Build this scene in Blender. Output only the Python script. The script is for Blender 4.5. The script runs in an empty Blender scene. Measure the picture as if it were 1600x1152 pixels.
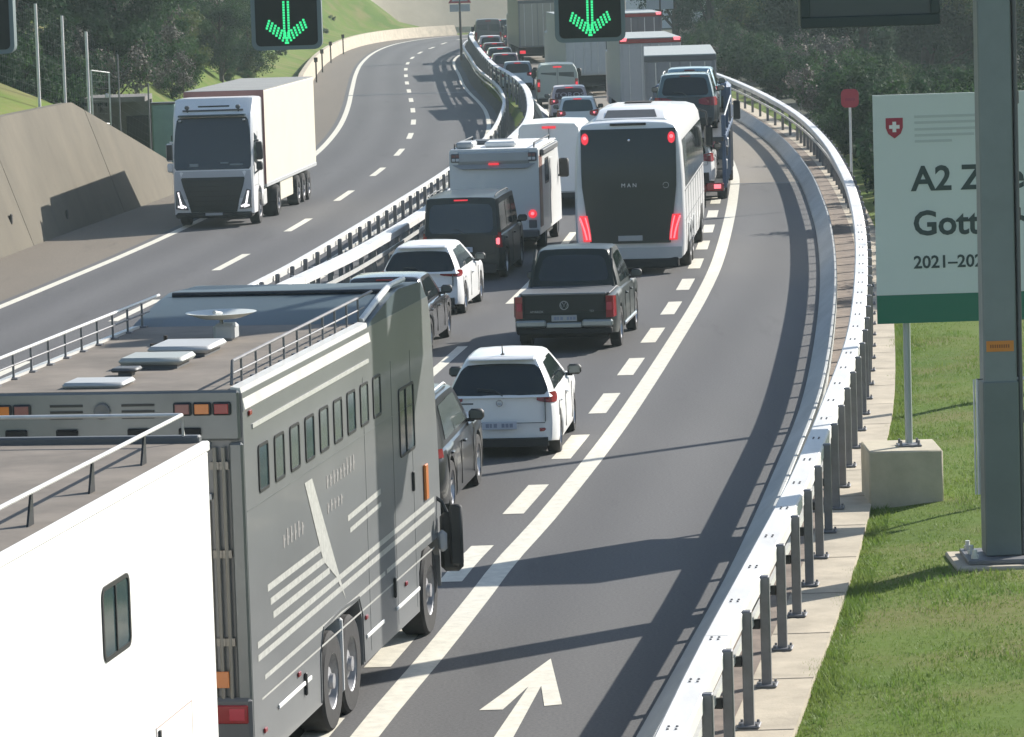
import bpy, bmesh, math, random
from mathutils import Vector, Matrix
R = math.radians
scene = bpy.context.scene
COL = scene.collection
random.seed(7)

# ------------------------------------------------------------------ camera
CAM_H, PITCH, ROLL, FPX = 7.7, math.atan(664/6350), R(1.8), 6350
cam_d = bpy.data.cameras.new('camera')
cam = bpy.data.objects.new('camera', cam_d); COL.objects.link(cam)
ct, st, cr, sr = math.cos(PITCH), math.sin(PITCH), math.cos(ROLL), math.sin(ROLL)
fw = Vector((0, ct, -st)); up0 = Vector((0, st, ct)); rt0 = Vector((1, 0, 0))
rt = rt0*cr - up0*sr; up = rt0*sr + up0*cr
cam.matrix_world = Matrix(((rt.x, up.x, -fw.x, 0), (rt.y, up.y, -fw.y, 0), (rt.z, up.z, -fw.z, CAM_H), (0, 0, 0, 1)))
cam_d.sensor_width = 36; cam_d.lens = FPX/1600*36
cam_d.clip_start = 0.5; cam_d.clip_end = 5000
scene.camera = cam

# ------------------------------------------------------------------ light
SUN_AZ, SUN_EL = R(50), R(30)          # azimuth measured from +Y towards +X
world = bpy.data.worlds.new('World'); scene.world = world; world.use_nodes = True
wn = world.node_tree; bg = wn.nodes['Background']
sky = wn.nodes.new('ShaderNodeTexSky'); sky.sky_type = 'NISHITA'; sky.sun_disc = False
sky.sun_elevation = SUN_EL; sky.sun_rotation = SUN_AZ; sky.altitude = 500
sky.air_density = 1.0; sky.dust_density = 1.0
wn.links.new(sky.outputs[0], bg.inputs[0]); bg.inputs[1].default_value = 0.095
sun_d = bpy.data.lights.new('sun', 'SUN'); sun_d.energy = 4.9; sun_d.angle = R(0.5); sun_d.color = (1, .95, .87)
sun = bpy.data.objects.new('sun', sun_d); COL.objects.link(sun)
sdir = Vector((math.sin(SUN_AZ)*math.cos(SUN_EL), math.cos(SUN_AZ)*math.cos(SUN_EL), math.sin(SUN_EL)))
sun.rotation_euler = sdir.to_track_quat('Z', 'Y').to_euler(); sun.location = (40, 40, 60)
vs = scene.view_settings; vs.view_transform = 'Standard'; vs.look = 'None'; vs.exposure = 0.85; vs.gamma = 1; vs.use_curve_mapping = False

HAZE = .00029

# ------------------------------------------------------------------ materials
MATS = {}
def mat(name, col, rough=.5, metal=0, spec=.5, var=0, scale=3, bump=0, bscale=40, coat=0, emit=None, estr=1, col2=None, detail=5, stretch=None):
    if name in MATS: return MATS[name]
    m = bpy.data.materials.new(name); m.use_nodes = True; nt = m.node_tree; b = nt.nodes['Principled BSDF']
    b.inputs['Base Color'].default_value = (*col, 1); b.inputs['Roughness'].default_value = rough
    b.inputs['Metallic'].default_value = metal; b.inputs['Specular IOR Level'].default_value = spec
    b.inputs['Coat Weight'].default_value = coat; b.inputs['Coat Roughness'].default_value = .05
    if emit:
        b.inputs['Emission Color'].default_value = (*emit, 1); b.inputs['Emission Strength'].default_value = estr
    if var or bump or col2:
        tc = nt.nodes.new('ShaderNodeTexCoord'); src = tc.outputs['Object']
        if stretch:
            mp = nt.nodes.new('ShaderNodeMapping'); mp.inputs['Scale'].default_value = stretch
            nt.links.new(src, mp.inputs[0]); src = mp.outputs[0]
    if var or col2:
        n = nt.nodes.new('ShaderNodeTexNoise'); n.inputs['Scale'].default_value = scale; n.inputs['Detail'].default_value = detail
        n.inputs['Roughness'].default_value = .65
        nt.links.new(src, n.inputs['Vector'])
        r = nt.nodes.new('ShaderNodeValToRGB'); c2 = col2 or tuple(max(0, c*(1-var)) for c in col)
        c1 = col if col2 else tuple(min(1, c*(1+var)) for c in col)
        r.color_ramp.elements[0].position = .32; r.color_ramp.elements[0].color = (*c2, 1)
        r.color_ramp.elements[1].position = .68; r.color_ramp.elements[1].color = (*c1, 1)
        nt.links.new(n.outputs['Fac'], r.inputs[0]); nt.links.new(r.outputs[0], b.inputs['Base Color'])
    if bump:
        n2 = nt.nodes.new('ShaderNodeTexNoise'); n2.inputs['Scale'].default_value = bscale; n2.inputs['Detail'].default_value = 4
        nt.links.new(tc.outputs['Object'], n2.inputs['Vector'])
        bp = nt.nodes.new('ShaderNodeBump'); bp.inputs['Strength'].default_value = bump; bp.inputs['Distance'].default_value = .02
        nt.links.new(n2.outputs['Fac'], bp.inputs['Height']); nt.links.new(bp.outputs[0], b.inputs['Normal'])
    MATS[name] = m
    return m

def road_mat(name, base, dark, warm, seed=0):
    m = bpy.data.materials.new(name); m.use_nodes = True; nt = m.node_tree; b = nt.nodes['Principled BSDF']
    L = nt.links.new
    tc = nt.nodes.new('ShaderNodeTexCoord')
    def noise(sc, st_, det=4):
        mp = nt.nodes.new('ShaderNodeMapping'); mp.inputs['Scale'].default_value = st_; mp.inputs['Location'].default_value = (seed, seed*2, 0)
        L(tc.outputs['Object'], mp.inputs[0])
        n = nt.nodes.new('ShaderNodeTexNoise'); n.inputs['Scale'].default_value = sc; n.inputs['Detail'].default_value = det; n.inputs['Roughness'].default_value = .6
        L(mp.outputs[0], n.inputs['Vector']); return n.outputs['Fac']
    def ramp(f, p0, p1, c0, c1):
        r = nt.nodes.new('ShaderNodeValToRGB'); r.color_ramp.elements[0].position = p0; r.color_ramp.elements[1].position = p1
        r.color_ramp.elements[0].color = (*c0, 1); r.color_ramp.elements[1].color = (*c1, 1); L(f, r.inputs[0]); return r.outputs[0]
    def mix(a, bb, fac, mode='MIX'):
        x = nt.nodes.new('ShaderNodeMix'); x.data_type = 'RGBA'; x.blend_type = mode
        if isinstance(fac, float): x.inputs[0].default_value = fac
        else: L(fac, x.inputs[0])
        L(a, x.inputs[6]); L(bb, x.inputs[7]); return x.outputs[2]
    c1 = ramp(noise(1, (.6, .05, 1)), .3, .7, dark, base)            # long streaks along the lanes
    c2 = ramp(noise(.35, (1, .5, 1)), .35, .7, base, warm)           # broad patches
    c = mix(c1, c2, .45)
    g = ramp(noise(28, (1, 1, 1), 6), .3, .7, (.72, .72, .72), (1.18, 1.18, 1.18))  # stone grain
    c = mix(c, g, 1.0, 'MULTIPLY')
    s = ramp(noise(1.3, (1, .12, 1), 6), .60, .74, (1, 1, 1), (.78, .78, .78))         # oil stains
    c = mix(c, s, 1.0, 'MULTIPLY')
    at = nt.nodes.new('ShaderNodeAttribute'); at.attribute_name = 'across'           # darker polished wheel tracks
    m1 = nt.nodes.new('ShaderNodeMath'); m1.operation = 'MULTIPLY_ADD'; m1.inputs[1].default_value = 2*math.pi/1.82; m1.inputs[2].default_value = .6; L(at.outputs['Fac'], m1.inputs[0])
    m2 = nt.nodes.new('ShaderNodeMath'); m2.operation = 'SINE'; L(m1.outputs[0], m2.inputs[0])
    m3 = nt.nodes.new('ShaderNodeMath'); m3.operation = 'MULTIPLY_ADD'; m3.inputs[1].default_value = .5; m3.inputs[2].default_value = .5; L(m2.outputs[0], m3.inputs[0])
    c = mix(c, ramp(m3.outputs[0], 0, 1, (.87, .87, .875), (1.06, 1.06, 1.055)), 1.0, 'MULTIPLY')
    L(c, b.inputs['Base Color']); b.inputs['Roughness'].default_value = .82; b.inputs['Specular IOR Level'].default_value = .35
    bp = nt.nodes.new('ShaderNodeBump'); bp.inputs['Strength'].default_value = .35; bp.inputs['Distance'].default_value = .01
    L(noise(60, (1, 1, 1), 3), bp.inputs['Height']); L(bp.outputs[0], b.inputs['Normal'])
    MATS[name] = m; return m

ASPHALT = road_mat('asphalt', (.110, .108, .109), (.086, .085, .088), (.113, .110, .106))
ASPHALT_OLD = road_mat('old pale asphalt', (.225, .20, .168), (.19, .172, .148), (.235, .205, .165), 5)
ASPHALT_L = road_mat('left asphalt', (.108, .106, .109), (.083, .082, .087), (.104, .102, .101), 9)
SHOULDER = road_mat('sandy shoulder', (.165, .14, .11), (.13, .11, .088), (.18, .15, .115), 3)
LINE = mat('road paint', (.62, .59, .50), .7, var=.14, scale=6, detail=8)
CONC = mat('pale concrete', (.42, .365, .28), .85, var=.18, scale=1.6, bump=.2, bscale=30)
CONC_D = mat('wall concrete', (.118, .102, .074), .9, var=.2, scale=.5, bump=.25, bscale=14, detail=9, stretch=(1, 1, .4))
CONC_J = mat('joint dark', (.06, .055, .05), .95)
KERB = mat('grey kerb', (.40, .41, .40), .7, var=.14, scale=1.5, stretch=(1, .3, 1), detail=8)
GUTTER = mat('brown gutter', (.19, .15, .12), .9, var=.3, scale=2.5, detail=7)
DIRT = mat('median dirt', (.07, .064, .055), .95, var=.35, scale=2, bump=.4, bscale=15)
GALV = mat('galvanised steel', (.62, .62, .60), .42, .25, var=.1, scale=5)
GALV_W = mat('bright galvanised beam', (.68, .67, .645), .5, .1, var=.13, scale=2.5, stretch=(1, .2, 1), detail=8)
POST = mat('grey post steel', (.17, .17, .18), .55, .3, var=.14, scale=5)
POLE = mat('grey pole paint', (.19, .22, .225), .5, .1, var=.08, scale=1.5)
DARKMET = mat('dark metal', (.03, .032, .035), .5, .3)
BLACK = mat('black plastic', (.015, .016, .017), .5)
MATT = mat('matt black', (.012, .012, .013), .9)
RUBBER = mat('tyre rubber', (.022, .021, .022), .85, var=.25, scale=12)
RIM = mat('alloy rim', (.48, .48, .5), .35, .7)
STEELRIM = mat('steel rim', (.30, .30, .31), .5, .4, var=.2, scale=9)
GLASS = mat('dark glass', (.012, .018, .02), .06, 0, .6)
GLASS_T = mat('tinted teal glass', (.03, .055, .06), .08, 0, .6)
GLASS_G = mat('reflecting grey glass', (.09, .11, .105), .1, 0, .7)
CHROME = mat('chrome', (.7, .7, .72), .18, 1)
WHITE = mat('white paint', (.78, .78, .77), .35, coat=.4, var=.025, scale=2)
WHITE_B = mat('white body panel', (.8, .79, .76), .5, var=.03, scale=1.2)
CREAM = mat('cream trailer side', (.62, .585, .48), .55, var=.03, scale=.8)
SILVER = mat('silver coach paint', (.172, .178, .182), .36, .10, .4, coat=.12, var=.11, scale=.9, stretch=(1, .35, .5), detail=9)
SILVER_D = mat('dark silver coach', (.17, .18, .18), .4, .4, var=.12, scale=1.2)
STRIPE = mat('pale silver stripe', (.52, .52, .49), .4, .2, var=.15, scale=14)
ROOFB = mat('dirty roof', (.17, .145, .12), .8, var=.3, scale=1.1, detail=8)
LUTON_SHADE = mat('luton in beam shadow', (.055, .08, .092), .45, var=.06, scale=2)  # gantry beam's shadow over the coach front, painted into the luton colour
GREYP = mat('light grey panel', (.42, .43, .43), .5, var=.05, scale=1)
GREYD = mat('dark grey panel', (.10, .105, .11), .55, var=.08, scale=1)
CARBLACK = mat('black car paint', (.012, .013, .015), .28, .1, .4, coat=.4)
CARGREY = mat('anthracite car paint', (.05, .05, .052), .25, .4, coat=.7)
CARGREEN = mat('black green car paint', (.010, .017, .016), .42, .0, .35, coat=.12)
CARSILV = mat('silver car paint', (.38, .4, .41), .3, .6, coat=.5)
CARBLUE = mat('pale blue car paint', (.30, .44, .50), .3, .3, coat=.5)
CARPINK = mat('pinkish white car paint', (.62, .52, .53), .35, coat=.4)
CARRED = mat('dark red car paint', (.20, .03, .03), .3, coat=.5)
VANGREY = mat('grey green van paint', (.24, .29, .28), .35, .2, coat=.4)
BLUEST = mat('blue steel', (.05, .085, .15), .5, .2, var=.15, scale=3)
REDL = mat('red lens', (.25, .012, .015), .25, coat=.3)
REDLIT = mat('lit red lamp', (.35, .01, .015), .3, emit=(1, .045, .07), estr=.46)
REDHOT = mat('lit red core', (.5, .05, .06), .3, emit=(1, .18, .22), estr=.95)
AMBER = mat('amber lens', (.55, .17, .03), .3, coat=.3)
ORANGE = mat('orange label', (.62, .22, .03), .6)
WHITELIT = mat('lit white lamp', (.8, .8, .8), .3, emit=(1, .93, .95), estr=.9)
CLEAR = mat('clear lens', (.6, .62, .64), .15, coat=.5)
PLATE = mat('number plate', (.46, .5, .58), .4)
PLATE_D = mat('number plate print', (.20, .23, .31), .5)
LEDG = mat('green led', (.02, .2, .1), .4, emit=(.035, .66, .23), estr=.8)
SIGNF = mat('black sign face', (.006, .012, .014), .35)
SIGNG = mat('grey sign housing', (.17, .21, .22), .5, .1)
POSTERW = mat('pale sign sheet', (.60, .66, .64), .55, var=.02, scale=.6)
POSTERG = mat('green sign stripe', (.012, .15, .09), .55)
INK = mat('dark green ink', (.035, .06, .06), .6)
INKPALE = mat('pale grey ink', (.46, .515, .50), .6)
CRESTR = mat('crest red', (.35, .02, .05), .5)
SIGNRED = mat('red board', (.42, .03, .05), .5)
TEAL = mat('teal cabinet', (.16, .27, .25), .5, var=.1, scale=2)
BROWNST = mat('brown stripe', (.20, .10, .08), .5)
BARK = mat('bark', (.06, .048, .038), .95, var=.3, scale=4)
LEAF_D = mat('dark leaves', (.021, .05, .023), .7, var=.45, scale=.35, spec=.15)
LEAF_M = mat('mid leaves', (.034, .076, .024), .7, var=.35, scale=.5, spec=.15)
LEAF_L = mat('pale leaves', (.085, .115, .035), .65, var=.3, scale=.6, spec=.25)
TWIG = mat('grey twigs', (.12, .105, .085), .8, var=.3, scale=1)
GRASSG = mat('grass ground', (.10, .162, .028), .95, spec=.1, col2=(.13, .16, .042), scale=.5, detail=8, bump=.6, bscale=9)
def broad_patches(m, sc, dark, warm):                 # large soft patches of drier and lusher growth
    nt = m.node_tree; b = nt.nodes['Principled BSDF']; src = b.inputs['Base Color'].links[0].from_socket
    tc = nt.nodes.new('ShaderNodeTexCoord')
    for k, (c, s2) in enumerate(((dark, sc), (warm, sc*2.7))):
        n = nt.nodes.new('ShaderNodeTexNoise'); n.inputs['Scale'].default_value = s2; n.inputs['Detail'].default_value = 6; nt.links.new(tc.outputs['Object'], n.inputs['Vector'])
        r = nt.nodes.new('ShaderNodeValToRGB'); r.color_ramp.elements[0].position = .48; r.color_ramp.elements[1].position = .66; nt.links.new(n.outputs['Fac'], r.inputs[0])
        x = nt.nodes.new('ShaderNodeMix'); x.data_type = 'RGBA'; nt.links.new(r.outputs[0], x.inputs[0]); nt.links.new(src, x.inputs[6]); x.inputs[7].default_value = (*c, 1); src = x.outputs[2]
    nt.links.new(src, b.inputs['Base Color'])
broad_patches(GRASSG, .16, (.075, .128, .022), (.16, .158, .06))
GRASSB = mat('grass blade', (.125, .225, .038), .6, col2=(.195, .25, .06), scale=.9, detail=6, spec=.2)

def leafy(m, amt):                                  # light also passes through thin blades and leaves
    nt = m.node_tree; b = nt.nodes['Principled BSDF']; o = nt.nodes['Material Output']
    t = nt.nodes.new('ShaderNodeBsdfTranslucent'); mx = nt.nodes.new('ShaderNodeMixShader'); mx.inputs[0].default_value = amt
    if b.inputs['Base Color'].links: nt.links.new(b.inputs['Base Color'].links[0].from_socket, t.inputs[0])
    else: t.inputs[0].default_value = b.inputs['Base Color'].default_value
    nt.links.new(b.outputs[0], mx.inputs[1]); nt.links.new(t.outputs[0], mx.inputs[2]); nt.links.new(mx.outputs[0], o.inputs['Surface'])
for q in (GRASSB, LEAF_D, LEAF_M, LEAF_L): leafy(q, .4)

# ------------------------------------------------------------------ mesh helper
class MB:
    def __init__(s): s.v = []; s.f = []; s.m = []
    def add(s, vs_, fs, mi=0):
        o = len(s.v); s.v += [tuple(p) for p in vs_]; s.f += [tuple(i+o for i in f) for f in fs]; s.m += [mi]*len(fs); return s
    def box(s, x0, x1, y0, y1, z0, z1, mi=0, c=0, M=None):
        if x0 > x1: x0, x1 = x1, x0
        if y0 > y1: y0, y1 = y1, y0
        if z0 > z1: z0, z1 = z1, z0
        if c <= 0:
            p = [(x, y, z) for z in (z0, z1) for y in (y0, y1) for x in (x0, x1)]
            f = [(0, 2, 3, 1), (4, 5, 7, 6), (0, 1, 5, 4), (2, 6, 7, 3), (0, 4, 6, 2), (1, 3, 7, 5)]
        else:
            c = min(c, (x1-x0)*.45, (y1-y0)*.45, (z1-z0)*.45); p = []; idx = {}
            for i, (x, sx) in enumerate(((x0, 1), (x1, -1))):
                for j, (y, sy) in enumerate(((y0, 1), (y1, -1))):
                    for k, (z, sz) in enumerate(((z0, 1), (z1, -1))):
                        for a, q in enumerate(((x, y+sy*c, z+sz*c), (x+sx*c, y, z+sz*c), (x+sx*c, y+sy*c, z))):
                            idx[i, j, k, a] = len(p); p.append(q)
            I = idx; f = []
            for i in (0, 1): f.append((I[i,0,0,0], I[i,1,0,0], I[i,1,1,0], I[i,0,1,0]))
            for j in (0, 1): f.append((I[0,j,0,1], I[1,j,0,1], I[1,j,1,1], I[0,j,1,1]))
            for k in (0, 1): f.append((I[0,0,k,2], I[1,0,k,2], I[1,1,k,2], I[0,1,k,2]))
            for i in (0, 1):
                for j in (0, 1): f.append((I[i,j,0,0], I[i,j,1,0], I[i,j,1,1], I[i,j,0,1]))
                for k in (0, 1): f.append((I[i,0,k,0], I[i,1,k,0], I[i,1,k,2], I[i,0,k,2]))
            for j in (0, 1):
                for k in (0, 1): f.append((I[0,j,k,1], I[1,j,k,1], I[1,j,k,2], I[0,j,k,2]))
            for i in (0, 1):
                for j in (0, 1):
                    for k in (0, 1): f.append((I[i,j,k,0], I[i,j,k,1], I[i,j,k,2]))
        if M: p = [M @ Vector(q) for q in p]
        return s.add(p, f, mi)
    def loft(s, rings, mi=0, closed=True, caps=True):
        n = len(rings[0]); o = len(s.v)
        for r in rings: s.v += [tuple(p) for p in r]
        m = n if closed else n-1
        for a in range(len(rings)-1):
            for i in range(m):
                j = (i+1) % n
                s.f.append((o+a*n+i, o+a*n+j, o+(a+1)*n+j, o+(a+1)*n+i)); s.m.append(mi)
        if caps and closed:
            s.f.append(tuple(o+i for i in range(n))[::-1]); s.m.append(mi)
            e = o+(len(rings)-1)*n; s.f.append(tuple(e+i for i in range(n))); s.m.append(mi)
        return s
    def tube(s, pts, r, n=8, mi=0, caps=True):
        pts = [Vector(p) for p in pts]; rings = []
        rr = r if isinstance(r, (list, tuple)) else [r]*len(pts)
        for i, p in enumerate(pts):
            d = (pts[min(i+1, len(pts)-1)]-pts[max(i-1, 0)]).normalized()
            a = Vector((0, 0, 1)) if abs(d.z) < .9 else Vector((1, 0, 0))
            u = d.cross(a).normalized(); w = u.cross(d)
            rings.append([p+(u*math.cos(2*math.pi*k/n)+w*math.sin(2*math.pi*k/n))*rr[i] for k in range(n)])
        return s.loft(rings, mi, True, caps)
    def prism(s, poly, axis, a, b, mi=0):
        def P(u, w, t): return {'x': (t, u, w), 'y': (u, t, w), 'z': (u, w, t)}[axis]
        return s.loft([[P(u, w, a) for u, w in poly], [P(u, w, b) for u, w in poly]], mi)
    def lathe(s, prof, n=20, axis='x', c=(0, 0, 0), mi=0):
        rings = []
        for k in range(n):
            t = 2*math.pi*k/n; ring = []
            for (r, h) in prof:
                a, b = r*math.cos(t), r*math.sin(t)
                q = {'x': (h, a, b), 'y': (a, h, b), 'z': (a, b, h)}[axis]
                ring.append((q[0]+c[0], q[1]+c[1], q[2]+c[2]))
            rings.append(ring)
        rings.append(rings[0])
        return s.loft(rings, mi, False, False)
    def mesh(s, name, mats, smooth=35, doubles=False):
        me = bpy.data.meshes.new(name)
        me.from_pydata(s.v, [], s.f)
        for m in (mats if isinstance(mats, (list, tuple)) else [mats]): me.materials.append(m)
        me.polygons.foreach_set('material_index', s.m)
        bm = bmesh.new(); bm.from_mesh(me)
        if doubles: bmesh.ops.remove_doubles(bm, verts=bm.verts, dist=1e-4)
        bmesh.ops.recalc_face_normals(bm, faces=bm.faces)
        bm.to_mesh(me); bm.free()
        if smooth:
            me.shade_smooth(); me.set_sharp_from_angle(angle=R(smooth))
        me.update(); return me

def link(name, me, parent=None, loc=None, rot=None):
    o = bpy.data.objects.new(name, me); COL.objects.link(o)
    if parent is not None: o.parent = parent
    if loc is not None: o.location = loc
    if rot is not None: o.rotation_euler = rot
    return o
def part(name, mb, mats, parent, smooth=35, **k): return link(name, mb.mesh(name, mats, smooth), parent, **k)
def thing(name, label, cat, loc=(0, 0, 0), head=0.0, group=None):
    o = link(name, None); o.location = loc; o.rotation_euler = (0, 0, -head)
    o.empty_display_size = .3
    return tag(o, label, cat, group)
def tag(o, label, cat, group=None):
    o['label'] = label; o['category'] = cat
    if group: o['group'] = group
    return o
def structure(name, mb, mats, smooth=35, parent=None):
    o = link(name, mb.mesh(name, mats, smooth), parent)
    if parent is None: o['kind'] = 'structure'
    return o
def copy_tree(src, name=None, parent=None):
    c = src.copy(); COL.objects.link(c)
    if parent is not None: c.parent = parent
    for ch in src.children: copy_tree(ch, None, c)
    return c
def text(name, body, size, m, parent, loc, rot, align='CENTER', bold=0.0, sx=1.0, ext=.002):
    cu = bpy.data.curves.new(name, 'FONT'); cu.body = body; cu.size = size; cu.align_x = align; cu.extrude = ext; cu.offset = bold
    cu.resolution_u = 3
    o = bpy.data.objects.new(name, cu); COL.objects.link(o)
    dg = bpy.context.evaluated_depsgraph_get(); me = bpy.data.meshes.new_from_object(o.evaluated_get(dg))
    bpy.data.objects.remove(o); me.materials.clear(); me.materials.append(m)
    t = link(name, me, parent, loc, rot); t.scale = (sx, 1, 1); return t
FACE_BACK = (R(90), 0, 0)      # text on a face that looks towards -Y
FACE_RIGHT = (R(90), 0, R(90))  # text on a face that looks towards +X

# ------------------------------------------------------------------ road curves, X as a function of Y
class Curve:
    def __init__(s, pts):
        p = sorted((y, x) for x, y in pts); s.y = [a for a, b in p]; s.x = [b for a, b in p]; n = len(p); s.t = []
        for i in range(n):
            a, b = max(0, i-1), min(n-1, i+1); s.t.append((s.x[b]-s.x[a])/(s.y[b]-s.y[a]))
    def __call__(s, y):
        Y, X, T = s.y, s.x, s.t
        if y <= Y[0]: return X[0]+(y-Y[0])*T[0]
        if y >= Y[-1]: return X[-1]+(y-Y[-1])*T[-1]
        i = 0
        while Y[i+1] < y: i += 1
        h = Y[i+1]-Y[i]; t = (y-Y[i])/h
        return (2*t**3-3*t*t+1)*X[i]+(t**3-2*t*t+t)*h*T[i]+(-2*t**3+3*t*t)*X[i+1]+(t**3-t*t)*h*T[i+1]
    def slope(s, y): return (s(y+.5)-s(y-.5))
LZ = -.8                                   # the left carriageway lies lower
LE = Curve([(-19.5, 40), (-15.6, 70), (-12.54, 99.6), (-11.75, 107.6), (-10.95, 115.9), (-10.2, 124.9), (-8.95, 143), (-8.2, 158), (-7.9, 172), (-7.85, 186), (-8.0, 201), (-8.45, 221.6), (-9.16, 246.7), (-10.0, 278), (-10.45, 304), (-10.4, 333), (-9.6, 355), (-8.1, 369.6), (-5.9, 379.5), (-3.0, 386), (2, 392)])
LD = Curve([(-15.9, 40), (-12.1, 70), (-9.0, 97.5), (-7.55, 112.9), (-6.36, 128.1), (-5.48, 143), (-4.78, 157), (-4.37, 170.8), (-4.27, 184.6), (-4.43, 198.7), (-4.76, 212.8), (-5.16, 227), (-5.6, 241.5), (-6.02, 255.2), (-6.4, 269.2), (-6.7, 281.8), (-6.9, 294), (-6.95, 307), (-6.8, 319), (-6.4, 332), (-5.75, 343.6), (-4.9, 358), (-3.6, 370), (-1, 380)])
RA = Curve([(-11.5, 40), (-8.1, 68), (-5.77, 88.9), (-5.04, 95.7), (-3.3, 116), (-1.76, 136), (-.56, 159), (-.1, 178), (.02, 192), (-.19, 208), (-.6, 220.5), (-1.2, 234.7), (-1.69, 248.7), (-2.1, 267), (-2.7, 291), (-2.8, 306), (-2.4, 320), (-1.25, 338.5), (1.2, 366), (4.6, 390)])
RB = Curve([(-9.25, 40), (-8.2, 50), (-5.6, 71), (-4.1, 82), (-3.3, 88), (-2.16, 99.7), (-1.3, 111), (.6, 144.3), (.92, 153), (1.08, 166), (1.04, 182), (.75, 195), (.22, 208), (-.4, 220), (-.95, 238), (-1.3, 251), (-1.75, 270), (-2.2, 292), (-2.2, 306), (-1.8, 320), (-.6, 339), (1.9, 366), (5.3, 390)])
RE = Curve([(-5.0, 10), (-1.55, 39.4), (-.94, 44), (-.44, 48), (-.15, 50.4), (.38, 54.1), (1.45, 62.5), (2.28, 69.8), (3.27, 79), (4.08, 86.8), (4.9, 95.7), (5.82, 107.6), (6.75, 120.9), (7.42, 132), (8.0, 150), (8.1, 166), (7.85, 185), (7.35, 200), (6.6, 220), (5.7, 250), (5.1, 290), (5.3, 306), (6.9, 339), (9.4, 366), (12.8, 390)])
RO = Curve([(-2.4, 5), (1.19, 32.8), (1.8, 37.3), (2.47, 41.9), (3.43, 48.6), (4.61, 57.8), (5.61, 66.1), (6.71, 77.3), (7.73, 89), (8.55, 99.9), (9.24, 110.7), (10.12, 128.3), (10.68, 147.1), (10.77, 165.7), (10.5, 185.5), (10.05, 200), (9.3, 220), (8.4, 250), (7.8, 290), (8.0, 306), (9.6, 339), (12.1, 366), (15.5, 390)])
def dash_x(y): return RE(y)-.47 - .0*y
def frange(a, b, d):
    n = max(1, int(round((b-a)/d))); return [a+(b-a)*i/n for i in range(n+1)]

# ------------------------------------------------------------------ ground
def wall_h(y): return 3.75 if y < 134 else max(.35, 3.75-(y-134)*3.4/16)
def wl(y): return LE(y)-(3.6 if y < 125 else max(2.9, 3.6-(y-125)*.03))     # foot of the left wall
YS = frange(-40, 120, 5)+frange(123, 152, 1.5)+frange(156, 396, 5)+[410, 440, 500, 600, 800, 1200]
rng = random.Random(3)
def gz(a): return rng.uniform(-a, a)
g = MB(); cols = []
for y in YS:
    yy = min(y, 386); w = wl(yy); h = wall_h(yy); ro = RO(yy); far = 1 if y < 150 else min(1.6, 1+(y-150)/120)
    bk = w-.36*h-.3
    sl = .28 if y < 140 else .34
    row = [(w-260, h+70), (w-120, h+38), (w-60, h+18*far), (w-32, h+9.5*far), (w-16, h+(5*far if y > 140 else 3.2)), (w-8, h+(2.6*far if y > 140 else 1.3)), (w-4, h+.9), (bk, h-.12), (bk+.05, h-.25 if h > 1 else -.1), (w-.2, -.12), (w+1, -.1), (LE(yy)+1, -.06), (RA(yy)-.3, -.06), (RA(yy)+.2, -.06)]
    row = [(x, LZ+z) for x, z in row]
    row += [(RB(yy)-.25, -.08), (RB(yy)+1, -.06), (ro-1, -.06), (ro+.1, -.06), (ro+.62, -.03), (ro+1.6, .04+gz(.03)), (ro+3, .08+gz(.06)), (ro+5, .1+gz(.08)), (ro+8, .1), (ro+13, -.6), (ro+22, -1.2), (ro+45, 3.5), (ro+90, 16), (ro+250, 60)]
    cols.append([(x, y, z) for x, z in row])
g.loft(cols, 0, False, False)
ground = structure('ground', g, [GRASSG], 60)

def strip(fa, fb, y0, y1, z, dy=3, za=None):
    b = MB(); b.loft([[(fa(y), y, z if za is None else za), (fb(y), y, z)] for y in frange(y0, y1, dy)], 0, False, False); return b
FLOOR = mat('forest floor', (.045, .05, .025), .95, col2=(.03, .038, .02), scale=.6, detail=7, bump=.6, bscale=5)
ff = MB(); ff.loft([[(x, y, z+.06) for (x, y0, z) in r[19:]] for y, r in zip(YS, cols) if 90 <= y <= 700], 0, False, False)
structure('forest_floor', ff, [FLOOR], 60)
def across(o):
    me = o.data; a = me.attributes.new('across', 'FLOAT', 'POINT'); vs_ = me.vertices
    for i in range(0, len(vs_), 2):
        a.data[i].value = 0; a.data[i+1].value = (vs_[i+1].co-vs_[i].co).length
    return o
JR, JL = 126.6, 236.0
road_r = across(structure('right_carriageway', strip(lambda y: RB(y)+.3, lambda y: RO(y)-.3, 4, JR, 0), [ASPHALT], 0))
across(structure('far_right_carriageway', strip(lambda y: RB(y)+.3, lambda y: RO(y)-.3, JR, 390, 0), [ASPHALT_OLD], 0))
road_l = across(structure('left_carriageway', strip(lambda y: LE(y)-.35, lambda y: RA(y)-.25, 20, 391, LZ), [ASPHALT_L], 0))
structure('sandy_shoulder', strip(lambda y: wl(y)+.02, lambda y: LE(y)-.3, 20, 391, LZ-.004), [SHOULDER], 0)
structure('median_strip', strip(lambda y: RA(y)-.3, lambda y: RB(y)+.35, 20, 390, -.03, za=LZ-.02), [DIRT], 0)
b = MB(); b.loft([[(RO(y)-.54, y, .0), (RO(y)-.54, y, .06), (RO(y)+.62, y, .06), (RO(y)+.62, y, -.1)] for y in frange(8, 392, 3)], 0, False, False)
walk = structure('walkway', b, [CONC], 30)
gt = MB(); gt.loft([[(RO(y)-.52, y, .066), (RO(y)-.02, y, .066)] for y in frange(8, 392, 3)], 0, False, False); part('gutter_strip', gt, [GUTTER], walk, 0)
for y0 in frange(36, 90, 2.7):
    b = MB(); b.loft([[(RO(y)-.015, y, .064), (RO(y)+.615, y, .064)] for y in (y0, y0+.025)], 0, False, False); part('slab_joint', b, [CONC_J], walk)
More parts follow.
